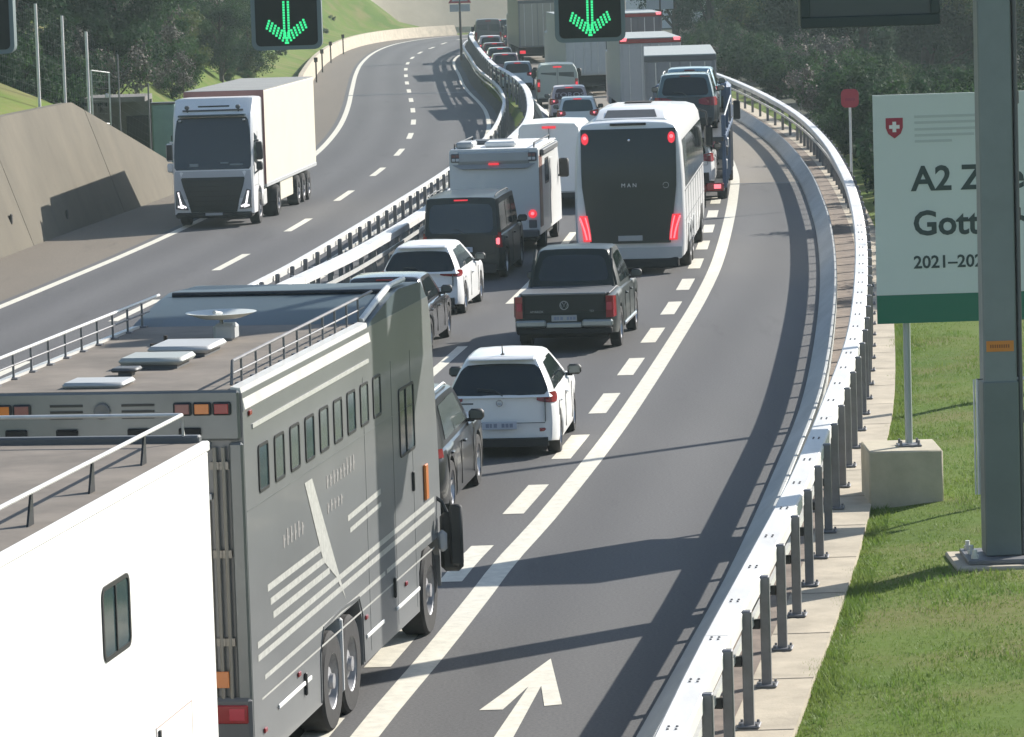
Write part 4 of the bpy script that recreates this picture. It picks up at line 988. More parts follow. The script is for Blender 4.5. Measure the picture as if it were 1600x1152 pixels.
# ------------------------------------------------------------------ coach bus
hd = .088
bus = thing('coach_bus', 'white touring bus with a tall black rear panel and four lit red lamps', 'bus', (2.83, 93.7, 0), hd)
W2 = 1.275; BL = 12.2; BH = 3.52
sec = [(0, .34), (1.14, .34), (1.235, .42), (1.27, .8), (1.275, 1.3), (1.265, 2.2), (1.225, 2.9), (1.17, 3.26), (1.07, 3.43), (.86, 3.50), (.45, BH), (0, BH+.01)]
rings = []
for y, k, dz in ((0, .955, -.05), (.04, .98, -.015), (.14, 1, 0), (.5, 1, 0), (3, 1, 0), (6, 1, 0), (9, 1, 0), (11.6, 1, 0), (11.95, .97, -.03), (12.15, .92, -.1)):
    ring = []
    for x, z in sec+[(-x, z) for x, z in sec[-2:0:-1]]:
        e = max(0, 1-y/.7); yy = y+e*(.20*max(0, (z-2.2)/1.3)**1.6+.10*(abs(x)/W2)**5+.05*max(0, (.8-z)))
        ring.append((x*k, yy, z+dz*max(0, (z-3)/.5)))
    rings.append(ring)
b = MB(); b.loft(rings); part('body', b, [WHITE], bus, 40)
def rear_y(x, z): return .20*max(0, (z-2.2)/1.3)**1.6+.10*(abs(x)/W2)**5+.05*max(0, .8-z)
def rear_patch(xf, z0, z1, off=.012, nx=8, nz=8):
    b = MB(); g_ = []
    for i in range(nz+1):
        z = lerp(z0, z1, i/nz); x0, x1 = xf(z); g_.append([(lerp(x0, x1, k/nx), rear_y(lerp(x0, x1, k/nx), z)-off, z) for k in range(nx+1)])
    b.loft(g_, 0, False, False); return b
part('rear_panel', rear_patch(lambda z: (-lerp(.93, 1.10, min(1, (z-.72)/1.4)), lerp(.93, 1.10, min(1, (z-.72)/1.4))), .72, 3.36), [mat('black rear panel', (.012, .02, .019), .32)], bus, 50)
part('rear_bumper', rear_patch(lambda z: (-1.18, 1.18), .36, .62, .03), [GREYP], bus, 40)
b = MB(); b.box(-1.1, 1.1, -.0, .4, .14, .38, 0, .03); part('lower_skirt', b, [MATT], bus, 30)
b = MB(); b.box(-.62, .35, .02, .06, .2, .32)
for sd in (1, -1):
    part('upper_lamp', rear_patch(lambda z: (sd*(1.0-.085*math.sqrt(max(.02, 1-((z-3.145)/.135)**2))), sd*(1.0+.085*math.sqrt(max(.02, 1-((z-3.145)/.135)**2)))), 3.012, 3.278, .03, 4, 10), [REDLIT], bus, 50)
    b = MB(); b.lathe([(0, -.06), (.035, -.05), (.045, -.0)], 10, 'y', (sd*1.0, rear_y(1, 3.16)-.03, 3.17)); part('lamp_core', b, [REDHOT], bus)
    b = MB()
    for k, (x0, w) in enumerate(((.935, .035), (1.01, .045))):
        pts = []
        for i in range(9):
            z = lerp(.82, 1.34, i/8); pts.append((sd*(x0+.10*(i/8)**1.5+(.05 if k else 0)*(i/8)), rear_y(1.05, z)-.03, z))
        b.tube(pts, w/2, 6)
    fr = part('tail_light', b, [REDHOT], bus)
    bb = MB(); g_ = []
    for i in range(9):
        z = lerp(.78, 1.38, i/8); x0 = .90+.08*(i/8)**1.5; g_.append([(sd*(x0+.19*k/3), rear_y(x0+.2*k/3, z)-.018, z) for k in range(4)])
    bb.loft(g_, 0, False, False); part('lens', bb, [REDLIT], fr, 50)
text('badge', 'M A N', .13, mat('bright badge', (.6, .62, .62), .4), bus, (0, -.018, 2.02), FACE_BACK)
emblem_ring(bus, -.02, 2.05, .0701, mat('dull badge', (.34, .36, .36), .35, .5), 'emblem').location = (.85, .03, 0)
b = MB(); b.lathe([(0, -.02), (.03, -.012), (.035, 0)], 8, 'y', (.02, rear_y(0, 3.1)-.012, 3.1)); part('rear_camera', b, [CHROME], bus)
b = MB(); b.box(-.28, .28, -.02, .0, .78, .9, 0, .004); part('number_plate', b, [mat('dim plate', (.35, .36, .36), .5)], bus, 0)
b = MB(); b.box(-.42, .42, .17, .30, 3.435, 3.49, 0, .01); part('roof_slot', b, [BLACK], bus)
b = MB(); rr = []
for y, h, w in ((1.3, .02, .9), (1.7, .2, .86), (2.0, .26, .86), (5.2, .26, .86), (5.6, .05, .9)):
    rr.append([(-w, y, BH-.03), (-w+.1, y, BH+h*.8), (-w*.6, y, BH+h), (w*.6, y, BH+h), (w-.1, y, BH+h*.8), (w, y, BH-.03)])
b.loft(rr); ac = part('roof_pod', b, [WHITE], bus, 30)
b = MB(); b.loft([[(-.62, 1.36, BH+.05), (.62, 1.36, BH+.05)], [(-.55, 1.68, BH+.215), (.55, 1.68, BH+.215)]], 0, False, False); part('pod_grille', b, [GREYD], ac, 0)
b = MB(); b.box(-.3, .35, 4.2, 5.0, BH+.262, BH+.29, 0, .01); part('roof_hatch', b, [MATT], ac, 30)
for k in range(7):                                     # dark side glass, one pane per bay
    y0 = .75+1.56*k; y1 = y0+1.53
    for sd in (1, -1):
        b = MB(); b.loft([[(sd*(1.265-.0+.012), y0+.0, 1.95), (sd*1.277, y1, 1.95)], [(sd*1.262, y0, 2.5), (sd*1.262, y1, 2.5)], [(sd*1.215, y0, 3.05), (sd*1.215, y1, 3.05)]], 0, False, False); part('side_window', b, [GLASS_G if k == 0 else GLASS], bus, 40)
b = MB()
for k in range(8):
    y = .7+1.4*k; b.box(1.272, 1.28, y, y+.015, .45, 1.9)
b.box(1.274, 1.282, .3, 11.8, 1.88, 1.9); b.box(1.272, 1.279, .3, 11.8, 1.2, 1.212); part('panel_gap', b, [GREYD], bus, 0)
for k, y in enumerate((1.5, 2.9, 4.3)):
    b = MB(); b.box(1.277, 1.29, y+.2, y+1.2, .6, 1.05, 0, .005); part('locker_grille', b, [GREYP], bus, 30)
for sd in (1, -1):
    for y in (2.4, 3.75, 9.6):
        b = MB(); b.box(sd*1.23, sd*1.279, y-.6, y+.6, .30, .98, 0, .1); part('wheel_arch', b, [MATT], bus, 30)
        truck_wheel(bus, sd*1.145, y, sd, .5, .29)
    b = MB(); b.box(sd*1.3, sd*1.52, 11.9, 12.0, 2.3, 2.85, 0, .04); b.tube([(sd*1.4, 11.95, 2.85), (sd*1.35, 12, 3.2), (sd*1.1, 12, 3.3)], .03, 6); part('door_mirror', b, [BLACK], bus)

# ------------------------------------------------------------------ white lorry on the left carriageway, coming towards the camera
lo = thing('articulated_lorry', 'white lorry with dark grille and cream box trailer, alone on the left carriageway', 'lorry', (-9.1, 126.3, LZ), math.pi+.085)
prof = [(0, .42), (.06, 1.0), (.05, 1.72), (-.12, 2.6), (-.30, 3.42), (-.42, 3.55), (-.95, 3.98), (-2.25, 3.98), (-2.25, 1.0), (-1.95, 1.0), (-1.95, .55), (-1.75, 1.08), (-1.40, 1.22), (-1.05, 1.08), (-.85, .42)]
b = MB(); rings = []
for x, k in ((-1.25, .10), (-1.19, .03), (-1.0, 0), (1.0, 0), (1.19, .03), (1.25, .10)):
    rings.append([(x, y-(k if y > -.8 else 0), z-(k*.5 if z > 3.3 else 0)) for y, z in prof])
b.loft(rings); part('cab', b, [WHITE], lo, 30)
def fr_y(z): return pl([(.42, 0), (1.0, .06), (1.72, .05), (2.6, -.12), (3.42, -.30), (3.55, -.42)], z) if z < .5 else (lerp(.06, .05, (z-1)/.72) if z < 1.72 else (lerp(.05, -.12, (z-1.72)/.88) if z < 2.6 else lerp(-.12, -.30, (z-2.6)/.82)))
def front_patch(poly_rows, off=.015):
    b = MB(); b.loft([[(lerp(x0, x1, k/8), fr_y(z)+off-.09*max(0, abs(lerp(x0, x1, k/8))-1.0)*4*.25, z) for k in range(9)] for z, x0, x1 in poly_rows], 0, False, False); return b
part('windscreen', front_patch([(1.80, -1.14, 1.14), (1.88, -1.2, 1.2), (2.2, -1.21, 1.21), (2.6, -1.2, 1.2), (3.0, -1.17, 1.17), (3.32, -1.12, 1.12), (3.40, -1.06, 1.06)]), [GLASS], lo, 40)
part('front_panel', front_patch([(.9, -1.2, 1.2), (1.2, -1.21, 1.21), (1.5, -1.2, 1.2), (1.76, -1.19, 1.19)], .008), [mat('mid grey panel', (.46, .47, .48), .4)], lo, 40)
part('grille', front_patch([(.48, -.72, .72), (.9, -.82, .82), (1.3, -.95, .95), (1.52, -1.0, 1.0), (1.56, -.97, .97)], .022), [mat('dark grille', (.010, .016, .016), .4)], lo, 40)
for k in range(6):
    z = .66+.15*k; b = MB(); b.box(-.78-.02*k, .78+.02*k, .08, .095, z, z+.02); part('grille_bar', b, [BLACK], lo, 0)
b = MB(); b.box(-1.2, 1.2, -.5, .09, .30, .475, 0, .05); part('bumper', b, [MATT], lo, 30)
b = MB(); b.box(-.27, .27, .092, .1, .38, .46); part('number_plate', b, [mat('dim plate', (.35, .36, .36), .5)], lo, 0)
for sd in (1, -1):
    b = MB(); b.prism([(sd*.80, .56), (sd*1.19, .60), (sd*1.17, 1.15), (sd*1.05, 1.18)], 'y', .0, .085); hl = part('headlight', b, [GREYD], lo, 30)
    b = MB(); b.tube([(sd*1.10, .10, 1.12), (sd*1.02, .10, .72), (sd*.86, .10, .64)], [.03, .035, .03], 6); b.tube([(sd*1.12, .10, .68), (sd*.95, .10, .63)], .03, 6); part('running_light', b, [WHITELIT], hl)
    b = MB(); b.box(sd*1.30, sd*1.52, -.55, -.4, 2.05, 2.62, 0, .05); b.box(sd*1.30, sd*1.50, -.55, -.4, 1.72, 2.0, 0, .04); b.tube([(sd*1.2, -.45, 2.62), (sd*1.4, -.45, 2.66)], .03, 6); b.tube([(sd*1.2, -.5, 1.6), (sd*1.4, -.5, 1.75)], .03, 6); mm = part('mirror', b, [WHITE if sd > 0 else BLACK], lo, 40)
    b = MB(); b.box(sd*1.32, sd*1.5, -.395, -.385, 2.1, 2.58, 0, .004); part('mirror_back', b, [BLACK], mm, 0)
    b = MB(); b.prism([(-.38, 2.0), (-1.05, 1.85), (-1.1, 2.75), (-.5, 2.9)], 'x', sd*1.245, sd*1.256); part('side_window', b, [GLASS], lo, 0)
    b = MB(); b.box(sd*1.249, sd*1.256, -1.2, -1.19, 1.0, 2.9); b.box(sd*1.249, sd*1.256, -1.19, -.3, 1.25, 1.26); part('door_gap', b, [GREYD], lo, 0)
    b = MB(); b.box(sd*1.1, sd*1.24, -2.3, -2.5, 1.1, 3.9, 0, .02); part('side_fairing', b, [GREYD], lo, 30)
    b = MB(); b.box(sd*.75, sd*1.2, -3.3, -2.35, .45, 1.05, 0, .08); part('fuel_tank', b, [GALV], lo, 40)
    for y in (-1.4,): truck_wheel(lo, sd*1.1, y, sd)
    truck_wheel(lo, sd*1.08, -5.0, sd, .5, .5)
    for y in (-10.2, -11.5, -12.8): truck_wheel(lo, sd*1.1, y, sd, .5, .36)
    b = MB(); b.box(sd*1.15, sd*1.22, -9.2, -6.2, .42, 1.05, 0, .02); part('side_skirt', b, [CREAM], lo, 30)
    b = MB(); b.box(sd*.95, sd*1.2, -8.9, -7.2, .45, .95, 0, .03); part('pallet_box', b, [GREYD], lo, 30)
b = MB(); b.box(-1.05, 1.05, -.42, -.05, 3.44, 3.50, 0, .02); part('sun_visor', b, [mat('tinted visor', (.03, .05, .055), .2)], lo, 30)
b = MB(); b.box(-.5, .5, -.78, -.62, 3.60, 3.76, 0, .02); part('roof_hatch', b, [GLASS], lo, 30)
b = MB(); b.tube([(-.95, -.45, 3.62), (.95, -.45, 3.62)], .03, 6)
for x in (-.8, .8): b.tube([(x, -.5, 3.5), (x, -.4, 3.75)], .03, 6); b.box(x-.07, x+.07, -.45, -.33, 3.66, 3.78, 0, .03)
part('light_bar', b, [GREYD], lo)
for x in (-1.0, 1.0):
    b = MB(); b.box(x-.04, x+.04, -.2, -.13, 3.30, 3.35, 0, .01); part('marker_lamp', b, [CLEAR], lo, 30)
b = MB(); b.box(-1.275, 1.275, -14.9, -2.75, 1.12, 4.12, 0, .03); bx = part('trailer_box', b, [CREAM], lo, 30)
b = MB(); b.box(-1.27, 1.27, -14.88, -2.77, 4.117, 4.14, 0, .005); part('trailer_roof', b, [mat('dusty trailer roof', (.26, .26, .245), .7, var=.1, scale=1)], lo, 30)
b = MB(); b.box(-1.279, 1.279, -2.755, -2.72, 1.15, 4.13, 0, .005); part('front_wall', b, [mat('front wall', (.28, .14, .13), .6)], bx, 30)
b = MB(); b.box(-1.285, 1.285, -14.92, -2.74, 1.05, 1.17, 0, .01); part('side_rail', b, [GREYP], lo, 30)
b = MB(); b.box(-.5, .5, -14.8, -1.9, .6, 1.1); part('chassis', b, [MATT], lo, 0)
for x0, x1, z0, z1 in ((.45, .72, 1.90, 1.99), (-.95, -.55, 1.93, 1.97), (-.5, -.25, 1.98, 2.02)):
    b = MB(); y_ = fr_y((z0+z1)/2)+.017; b.box(x0, x1, y_, y_+.012, z0, z1, 0, .003); part('dashboard_card', b, [mat('pale card', (.22, .26, .27), .5)], lo, 0)

# ------------------------------------------------------------------ motorhome and panel van in the left lane
hd = .105
rv = thing('motorhome', 'white motorhome with roof boxes and rear lamp clusters before the dark van', 'motorhome', (.82-1.12*math.cos(hd), 101.6+1.12*math.sin(hd), 0), hd)
b = MB(); b.prism([(0, .42), (6.0, .42), (6.0, 1.2), (5.2, 2.52), (0.0, 2.56)], 'x', -1.12, 1.12); part('body', b, [mat('motorhome white', (.70, .71, .70), .4, coat=.3)], rv, 30)
b = MB(); b.box(-1.10, 1.10, .03, 5.0, 2.5605, 2.60, 0, .01); part('roof', b, [WHITE_B], rv, 30)
b = MB(); b.loft([[(-.86, -.06, 2.30), (.86, -.06, 2.30), (.86, -.06, 2.50), (-.86, -.06, 2.50)], [(-.9, .0, 2.22), (.9, .0, 2.22), (.9, .0, 2.54), (-.9, .0, 2.54)]]); part('rear_cap', b, [GREYP], rv, 30)
b = MB(); b.loft([[(-.86, -.07, 2.12), (.86, -.07, 2.12)], [(-1.05, -.012, 2.22), (1.05, -.012, 2.22)]], 0, False, False); b.box(-.8, .8, -.09, -.0, 2.10, 2.13, 0, .01); part('rear_spoiler', b, [mat('pale grey trim', (.30, .31, .32), .5)], rv, 30)
b = MB(); b.box(-.13, .13, -.08, -.0, 2.2, 2.245, 0, .01); part('brake_light', b, [REDLIT], rv, 30)
for sd in (1, -1):
    b = MB(); b.box(sd*.84, sd*1.08, -.05, .0, 2.28, 2.5, 0, .03); lc = part('lamp_cluster', b, [GREYD], rv, 30)
    for k in range(4):
        b = MB(); b.box(sd*(.87+.1*(k % 2)), sd*(.95+.1*(k % 2)), -.062, -.0505, 2.31+.09*(k//2), 2.38+.09*(k//2), 0, .01); part('lens', b, [CLEAR if k < 2 else mat('faded red lens', (.22, .09, .08), .3)], lc, 30)
    b = MB(); b.lathe([(0, -.05), (.09, -.04), (.11, .0)], 14, 'y', (sd*.94, -.005, .95)); tl = part('tail_light', b, [REDLIT], rv)
    b = MB(); b.lathe([(0, -.02), (.04, -.012), (.045, 0)], 10, 'y', (sd*.94, -.05, .96)); part('lamp_core', b, [REDHOT], tl)
    b = MB(); b.box(sd*.84, sd*1.04, -.03, .0, .60, .8, 0, .02); part('rear_reflector', b, [GREYD], rv, 30)
b = MB(); b.box(-1.1, 1.1, -.10, .0, .36, .56, 0, .03); part('rear_bumper', b, [GREYD], rv, 30)
for (x0, x1, y0, y1, h, m) in ((-.98, -.55, .3, 1.3, .16, GREYP), (-.3, .5, .7, 1.7, .14, WHITE_B), (-.85, .2, 2.2, 3.2, .1, GREYD)):
    b = MB(); b.box(x0, x1, y0, y1, 2.605, 2.605+h, 0, .04); part('roof_box', b, [m], rv, 30)
for sd in (1, -1):
    b = MB(); b.tube([(sd*1.0, .2, 2.60), (sd*1.0, .25, 2.72), (sd*1.0, 4.2, 2.72), (sd*1.0, 4.25, 2.6)], .02, 6); part('roof_rail', b, [DARKMET], rv)
b = MB(); b.box(1.122, 1.22, .4, 4.4, 2.40, 2.54, 0, .02); part('awning_case', b, [GREYD], rv, 30)
side_window(rv, 1.6, 2.6, 1.6, 2.25, 1.12, .05, GLASS, None, .1)
b = MB(); b.box(1.121, 1.13, .1, .85, .6, 2.4, 0, .004); part('brown_stripe', b, [BROWNST], rv, 0)
b = MB(); b.box(1.121, 1.135, 2.9, 3.5, .5, 2.2, 0, .01); part('side_door', b, [WHITE], rv, 30)
for sd in (1, -1):
    wheel(rv, sd*1.0, 1.55, .34, .22, STEELRIM, sd); wheel(rv, sd*1.0, 5.0, .34, .22, STEELRIM, sd)
    b = MB(); b.box(sd*1.14, sd*1.40, 5.3, 5.42, 1.55, 2.05, 0, .04); b.tube([(sd*1.05, 5.3, 1.6), (sd*1.25, 5.35, 1.6)], .03, 6); part('door_mirror', b, [BLACK], rv, 40)
b = MB(); b.box(-1.0, 1.0, .2, 5.8, .25, .45); part('chassis', b, [MATT], rv, 0)

def panel_van(label, xc, y0, hd, W=2.0, L=5.6, H=2.5, m=WHITE, lit=True, windows=False):
    t = thing('panel_van', label, 'van', (xc, y0, 0), hd); w = W/2
    sec = [(0, .3), (w-.06, .3), (w, .5), (w, 1.1), (w-.03, 1.6), (w-.12, H-.12), (w-.22, H), (0, H+.03)]
    rings = []
    for y, k, zc in ((0, .97, 9), (.06, 1, 9), (1.5, 1, 9), (3.6, 1, 9), (3.8, .99, 9), (4.5, .98, 1.7), (5.0, .96, 1.25), (L, .86, .95)):
        rings.append([(x*k, y+(.05*max(0, 1-y)*max(0, z-1)), min(z, zc+.02*(z-1))) for x, z in sec+[(-x, z) for x, z in sec[-2:0:-1]]])
    b = MB(); b.loft(rings); part('body', b, [m], t, 40)
    b = MB(); b.loft([[(-w*.8, 3.85, H-.14), (w*.8, 3.85, H-.14)], [(-w*.84, 4.48, 1.74), (w*.84, 4.48, 1.74)]], 0, False, False); part('windscreen', b, [GLASS], t, 0)
    for sd in (1, -1):
        if windows: b = MB(); b.box(sd*.06, sd*(w-.2), .03, .045, 1.35, H-.35, 0, .004); part('rear_window', b, [GLASS_T], t, 0)
        b = MB(); b.box(sd*(w-.16), sd*(w-.02), -.03, .03, .75, 1.35, 0, .02); tl = part('tail_light', b, [REDL], t, 30)
        if lit: b = MB(); b.box(sd*(w-.14), sd*(w-.04), -.036, -.031, 1.0, 1.2); part('lens', b, [REDLIT], tl, 0)
        b = MB(); b.prism([(3.0, 1.4), (4.2, 1.4), (3.75, H-.4), (3.0, H-.4)], 'x', sd*(w-.06), sd*(w+.004)); part('side_window', b, [GLASS], t, 0)
        for y in (1.0, 4.5): wheel(t, sd*(w-.12), y, .34, .22, STEELRIM, sd)
        b = MB(); b.box(sd*w, sd*(w+.22), 3.9, 4.0, 1.3, 1.7, 0, .04); part('door_mirror', b, [BLACK], t, 40)
    b = MB(); b.box(-.007, .007, -.01, .06, .5, H-.12); b.box(-w*.9, w*.9, -.008, .05, .48, .495); part('door_gap', b, [GREYD], t, 0)
    b = MB(); b.box(-w*.95, w*.95, -.08, .1, .28, .46, 0, .02); part('rear_bumper', b, [BLACK], t, 30)
    b = MB(); b.box(-.2, .2, .02+.05*(H-1)-.06, .05*(H-1)+.03, H-.13, H-.06, 0, .01); part('brake_light', b, [REDLIT if lit else REDL], t, 30)
    b = MB(); b.box(-.26, .26, -.015, .005, .52, .63); part('number_plate', b, [PLATE], t, 0)
    return t
panel_van('tall white panel van with a small red roof lamp between motorhome and bus', 1.28, 118, .10, 2.0, 5.6, 2.45)
panel_van('grey green van with a wide rear window behind the lettered car', 2.55, 190, .0, 1.95, 5.0, 2.0, VANGREY, True, True)
panel_van('dark van at the far head of the left lane below the beige wall', -.95, 296, -.02, 1.95, 5.2, 2.25, mat('dark mauve van', (.06, .06, .075), .35, coat=.4), False, True)

# ------------------------------------------------------------------ car transporter with its load
hd = .075
TX, TY = 5.05, 116.7
ct_ = thing('car_transporter', 'dark blue two deck car transporter ahead of the bus, lit red rear lamp', 'lorry', (TX, TY, 0), hd)
def tp(x, y): return (TX+x*math.cos(hd)+y*math.sin(hd), TY-x*math.sin(hd)+y*math.cos(hd))
b = MB(); b.prism([(0, .55), (11, .75), (11, .62), (0, .42)], 'x', -1.2, 1.2); part('lower_deck', b, [DARKMET], ct_, 30)
b = MB(); b.prism([(.2, 1.98), (11.5, 2.2), (11.5, 2.1), (.2, 1.86)], 'x', -1.22, 1.22); part('upper_deck', b, [DARKMET], ct_, 30)
for sd in (1, -1):
    for k, y in enumerate((.5, 2.6, 4.8, 7.0, 9.2, 11.2)):
        b = MB(); b.box(sd*1.16, sd*1.28, y-.1, y+.1, .5, 2.6 if k % 2 == 0 else 2.1, 0, .02); part('deck_post', b, [BLUEST if k < 4 else POST], ct_, 30)
    b = MB(); b.box(sd*1.22, sd*1.29, .2, 11.5, 1.9, 2.04, 0, .01); part('side_beam', b, [BLUEST], ct_, 30)
    b = MB(); b.tube([(sd*1.24, 1, 2.05), (sd*1.24, 1, 2.55), (sd*1.24, 11, 2.75)], .02, 6); part('deck_rail', b, [GALV], ct_)
    b = MB(); b.box(sd*1.14, sd*1.2, .6, 5, .62, 1.5, 0, .02); b = MB(); b.tube([(sd*1.2, .4, .6), (sd*1.2, 2.4, 1.86)], .04, 6); part('lift_strut', b, [BLUEST], ct_)
    b = MB(); b.box(sd*.70, sd*1.2, -.08, .05, .45, .68, 0, .03); tl = part('tail_light', b, [REDL], ct_, 30)
    b = MB(); b.box(sd*.92, sd*1.12, -.10, -.082, .52, .64, 0, .004); part('lens', b, [REDHOT], tl, 0)
    for y in (3.6, 4.8, 12.5): truck_wheel(ct_, sd*1.08, y, sd, .42, .3)
b = MB(); b.box(-.7, .7, -.06, .04, .42, .62, 0, .02); part('rear_beam', b, [CARRED], ct_, 30)
b = MB(); b.box(-1.22, 1.22, 11.8, 14, .6, 3.1, 0, .12); part('cab', b, [BLUEST], ct_, 30)
b = MB(); b.box(-1.0, 1.0, 11.78, 11.8, 1.9, 2.7); part('cab_window', b, [GLASS], ct_, 0)
b = MB(); b.box(1.28, 1.5, 13.2, 13.3, 1.9, 2.5, 0, .03); part('mirror', b, [BLACK], ct_, 30)
b = MB(); b.box(-.5, .5, .3, 11.8, .3, .45); part('chassis', b, [MATT], ct_, 0)
x, y = tp(.05, 3.4)
car('estate_car', 'dark blue black estate car on the upper deck at the back of the car transporter', 'car', 0, y, hd, mat('blue black car paint', (.014, .02, .026), .35, .0, .4, coat=.25), W=1.88, L=4.6, H=1.66, belt=1.02, ro=.9, wb=2.7, wr=.35, hood=1.05, glass=(.15, .6, 2.9, 3.6), lamp=(.72, .98, .4, .88, .4, .3), plate=.7, z=2.04, xc=x, rails=1, roofm=mat('pale roof', (.10, .15, .16), .25, coat=.5))
x, y = tp(.05, 8.2)
car('hatchback', 'light blue car on the upper deck at the front of the car transporter', 'car', 0, y, hd, CARBLUE, W=1.78, L=4.3, H=1.52, lamp=(.72, .95, .5, .88, .3, .4), z=2.2, xc=x)
x, y = tp(.05, .5)
car('hatchback', 'white car with red tail lamps on the lower deck of the car transporter', 'car', 0, y, hd, WHITE, W=1.75, L=4.2, H=1.30, lamp=(.70, .95, .5, .88, .35, .4), z=.56, xc=x, clr=.1)

x, y = tp(.0, 5.6)
car('saloon_car', 'dark car on the lower deck ahead of the white car on the car transporter', 'car', 0, y, hd, CARGREY, W=1.78, L=4.4, H=1.25, lamp=(.70, .95, .5, .88, .35, .4), z=.7, xc=x, clr=.1)
for sd in (1, -1):
    for k, (yy, zz) in enumerate(((.9, 1.0), (1.7, 1.35), (3.4, 1.5), (6.2, 1.6))):
        b = MB(); b.box(sd*1.19, sd*1.30, yy, yy+.35, zz, zz+.3, 0, .03); b.tube([(sd*1.22, yy, zz), (sd*1.22, yy+1.0, zz+.5)], .03, 6); part('hydraulic_unit', b, [(GREYP, DARKMET, GALV, DARKMET)[k]], ct_, 30)

# ------------------------------------------------------------------ lorries further ahead
def box_truck(label, xc, y0, hd, L=12, W=2.5, H=3.8, m=GREYP, rm=None, doorm=None, toplamps=False, lamps=True, name='box_lorry'):
    t = thing(name, label, 'lorry', (xc, y0, 0), hd); w = W/2
    b = MB(); b.box(-w, w, 0, L, 1.0, H, 0, .04); part('box', b, [m], t, 30)
    b = MB(); b.box(-w-.004, w+.004, -.02, L+.02, H-.03, H+.015, 0, .01); part('roof', b, [rm or m], t, 30)
    for sd in (1, -1):
        b = MB(); b.box(sd*.02, sd*(w-.12), -.035, -.001, 1.12, H-.22, 0, .01); d = part('rear_door', b, [doorm or m], t, 30)
        for x in (.35, .85): b = MB(); b.tube([(sd*x, -.05, 1.1), (sd*x, -.05, H-.25)], .02, 6); part('lock_bar', b, [GALV], d)
        b = MB(); b.box(sd*(w-.42), sd*(w-.05), -.06, .02, .62, .82, 0, .02); tl = part('tail_light', b, [REDLIT if lamps else REDL], t, 30)
        if toplamps: b = MB(); b.box(sd*(w-.3), sd*(w-.02), -.06, .0, H-.12, H+.02, 0, .02); part('roof_lamp', b, [REDHOT], t, 30)
        for y in (1.6, 2.9, L-2): truck_wheel(t, sd*(w-.2), y, sd)
    b = MB(); b.box(-w, w, -.05, -.0, H-.2, H-.03, 0, .01); part('rear_header', b, [REDL if toplamps else GREYD], t, 30)
    b = MB(); b.box(-w+.1, w-.1, -.05, .1, .45, .6, 0, .02); part('rear_bumper', b, [MATT], t, 30)
    b = MB(); b.box(-w+.3, w-.3, .2, L+1.8, .55, 1.0); part('chassis', b, [MATT], t, 0)
    b = MB(); b.box(-w+.03, w-.03, L+.3, L+2.4, .6, 3.0, 0, .1); part('cab', b, [m], t, 30)
    return t
ROOFG = mat('pale grey roof', (.34, .37, .365), .7, var=.05, scale=1)
box_truck('grey boxed lorry with a pale flat roof beyond the car transporter', 6.15, 141, .035, 12, 2.5, 3.68, mat('grey box', (.22, .225, .235), .5, var=.06), ROOFG)
box_truck('pale lorry with two bright red lamps on the rear roof edge', 6.0, 165, -.02, 11, 2.5, 3.72, mat('pale grey box', (.40, .40, .40), .5, var=.05), ROOFG, None, True)
t = box_truck('white high lorry with a dark side slot left of the red lamped lorry', 4.45, 204, -.06, 13, 2.55, 4.0, mat('greyish white box', (.46, .47, .465), .5, var=.05), ROOFG)
b = MB(); b.box(.75, .92, -.05, -.038, 2.2, 3.0, 0, .01); part('dark_slot', b, [GREYD], t, 0)
t = box_truck('grey lorry with a bright rear frame at the far left of the lorries', 2.35, 262, -.05, 13, 2.5, 4.05, mat('dim grey box', (.20, .21, .20), .5, var=.05), mat('tan roof', (.4, .3, .24), .7), mat('sandy rear', (.34, .33, .27), .5))
box_truck('white lorry behind the second lane signal beside the dark trees', 5.3, 235, -.04, 12, 2.5, 4.0, mat('white box', (.55, .55, .54), .5, var=.04), ROOFG)
box_truck('dark lorry with red marker lamps below the warning triangle', 7.1, 212, -.03, 10, 2.5, 3.9, mat('dim mauve box', (.12, .11, .12), .5), ROOFG, None, True)

# ------------------------------------------------------------------ cars far up the queue
far = dict(detail=False, dark_bumper=True, lit=True)
lm = (.72, .98, .48, .88, .25, .6)
car('hatchback', 'pale blue car with a teal rear window just over the white panel van', 'car', 0, 163, .03, mat('ice car paint', (.55, .62, .64), .3, coat=.5), W=1.72, L=4.0, H=1.48, xc=2.95, lamp=lm, glassm=GLASS_T, **far)
sc_, sk = car('estate_hatch', 'pinkish car with large pale letters across its rear window', 'car', 0, 175.5, .0, CARPINK, W=1.78, L=4.4, H=1.5, xc=2.85, lamp=lm, glassm=mat('mauve glass', (.07, .03, .04), .2), **far)
p = sk['GP'](0, .45); tx = text('lettering', 'TOROS', .34, mat('pale window letters', (.40, .34, .36), .6), sc_, (0, p.y-.14, p.z-.09), (R(50), 0, 0), 'CENTER', .004, 1.15)
car('estate_car', 'silver car with a pink lamp glow left of the grey green van', 'car', 0, 214, .0, CARSILV, W=1.78, L=4.5, H=1.5, xc=.78, lamp=lm, **far)
car('hatchback', 'dark red car with a bright roof edge in the far left lane', 'car', 0, 231, -.03, mat('mauve car paint', (.16, .10, .11), .3, coat=.5), W=1.75, L=4.2, H=1.5, xc=.18, lamp=lm, **far)
car('saloon_car', 'grey car with red lamps, third from the white hatch in the far queue', 'car', 0, 246, -.03, CARGREY, W=1.75, L=4.4, H=1.46, xc=-.1, lamp=lm, **far)
car('saloon_car', 'dark car with glowing red lamps close behind the far white hatch', 'car', 0, 259, -.03, CARRED, W=1.75, L=4.4, H=1.45, xc=-.45, lamp=lm, **far)
car('estate_hatch', 'white hatch with pink lamps in front of the far dark van', 'car', 0, 276, -.03, CARPINK, W=1.76, L=4.3, H=1.52, xc=-.75, lamp=lm, **far)
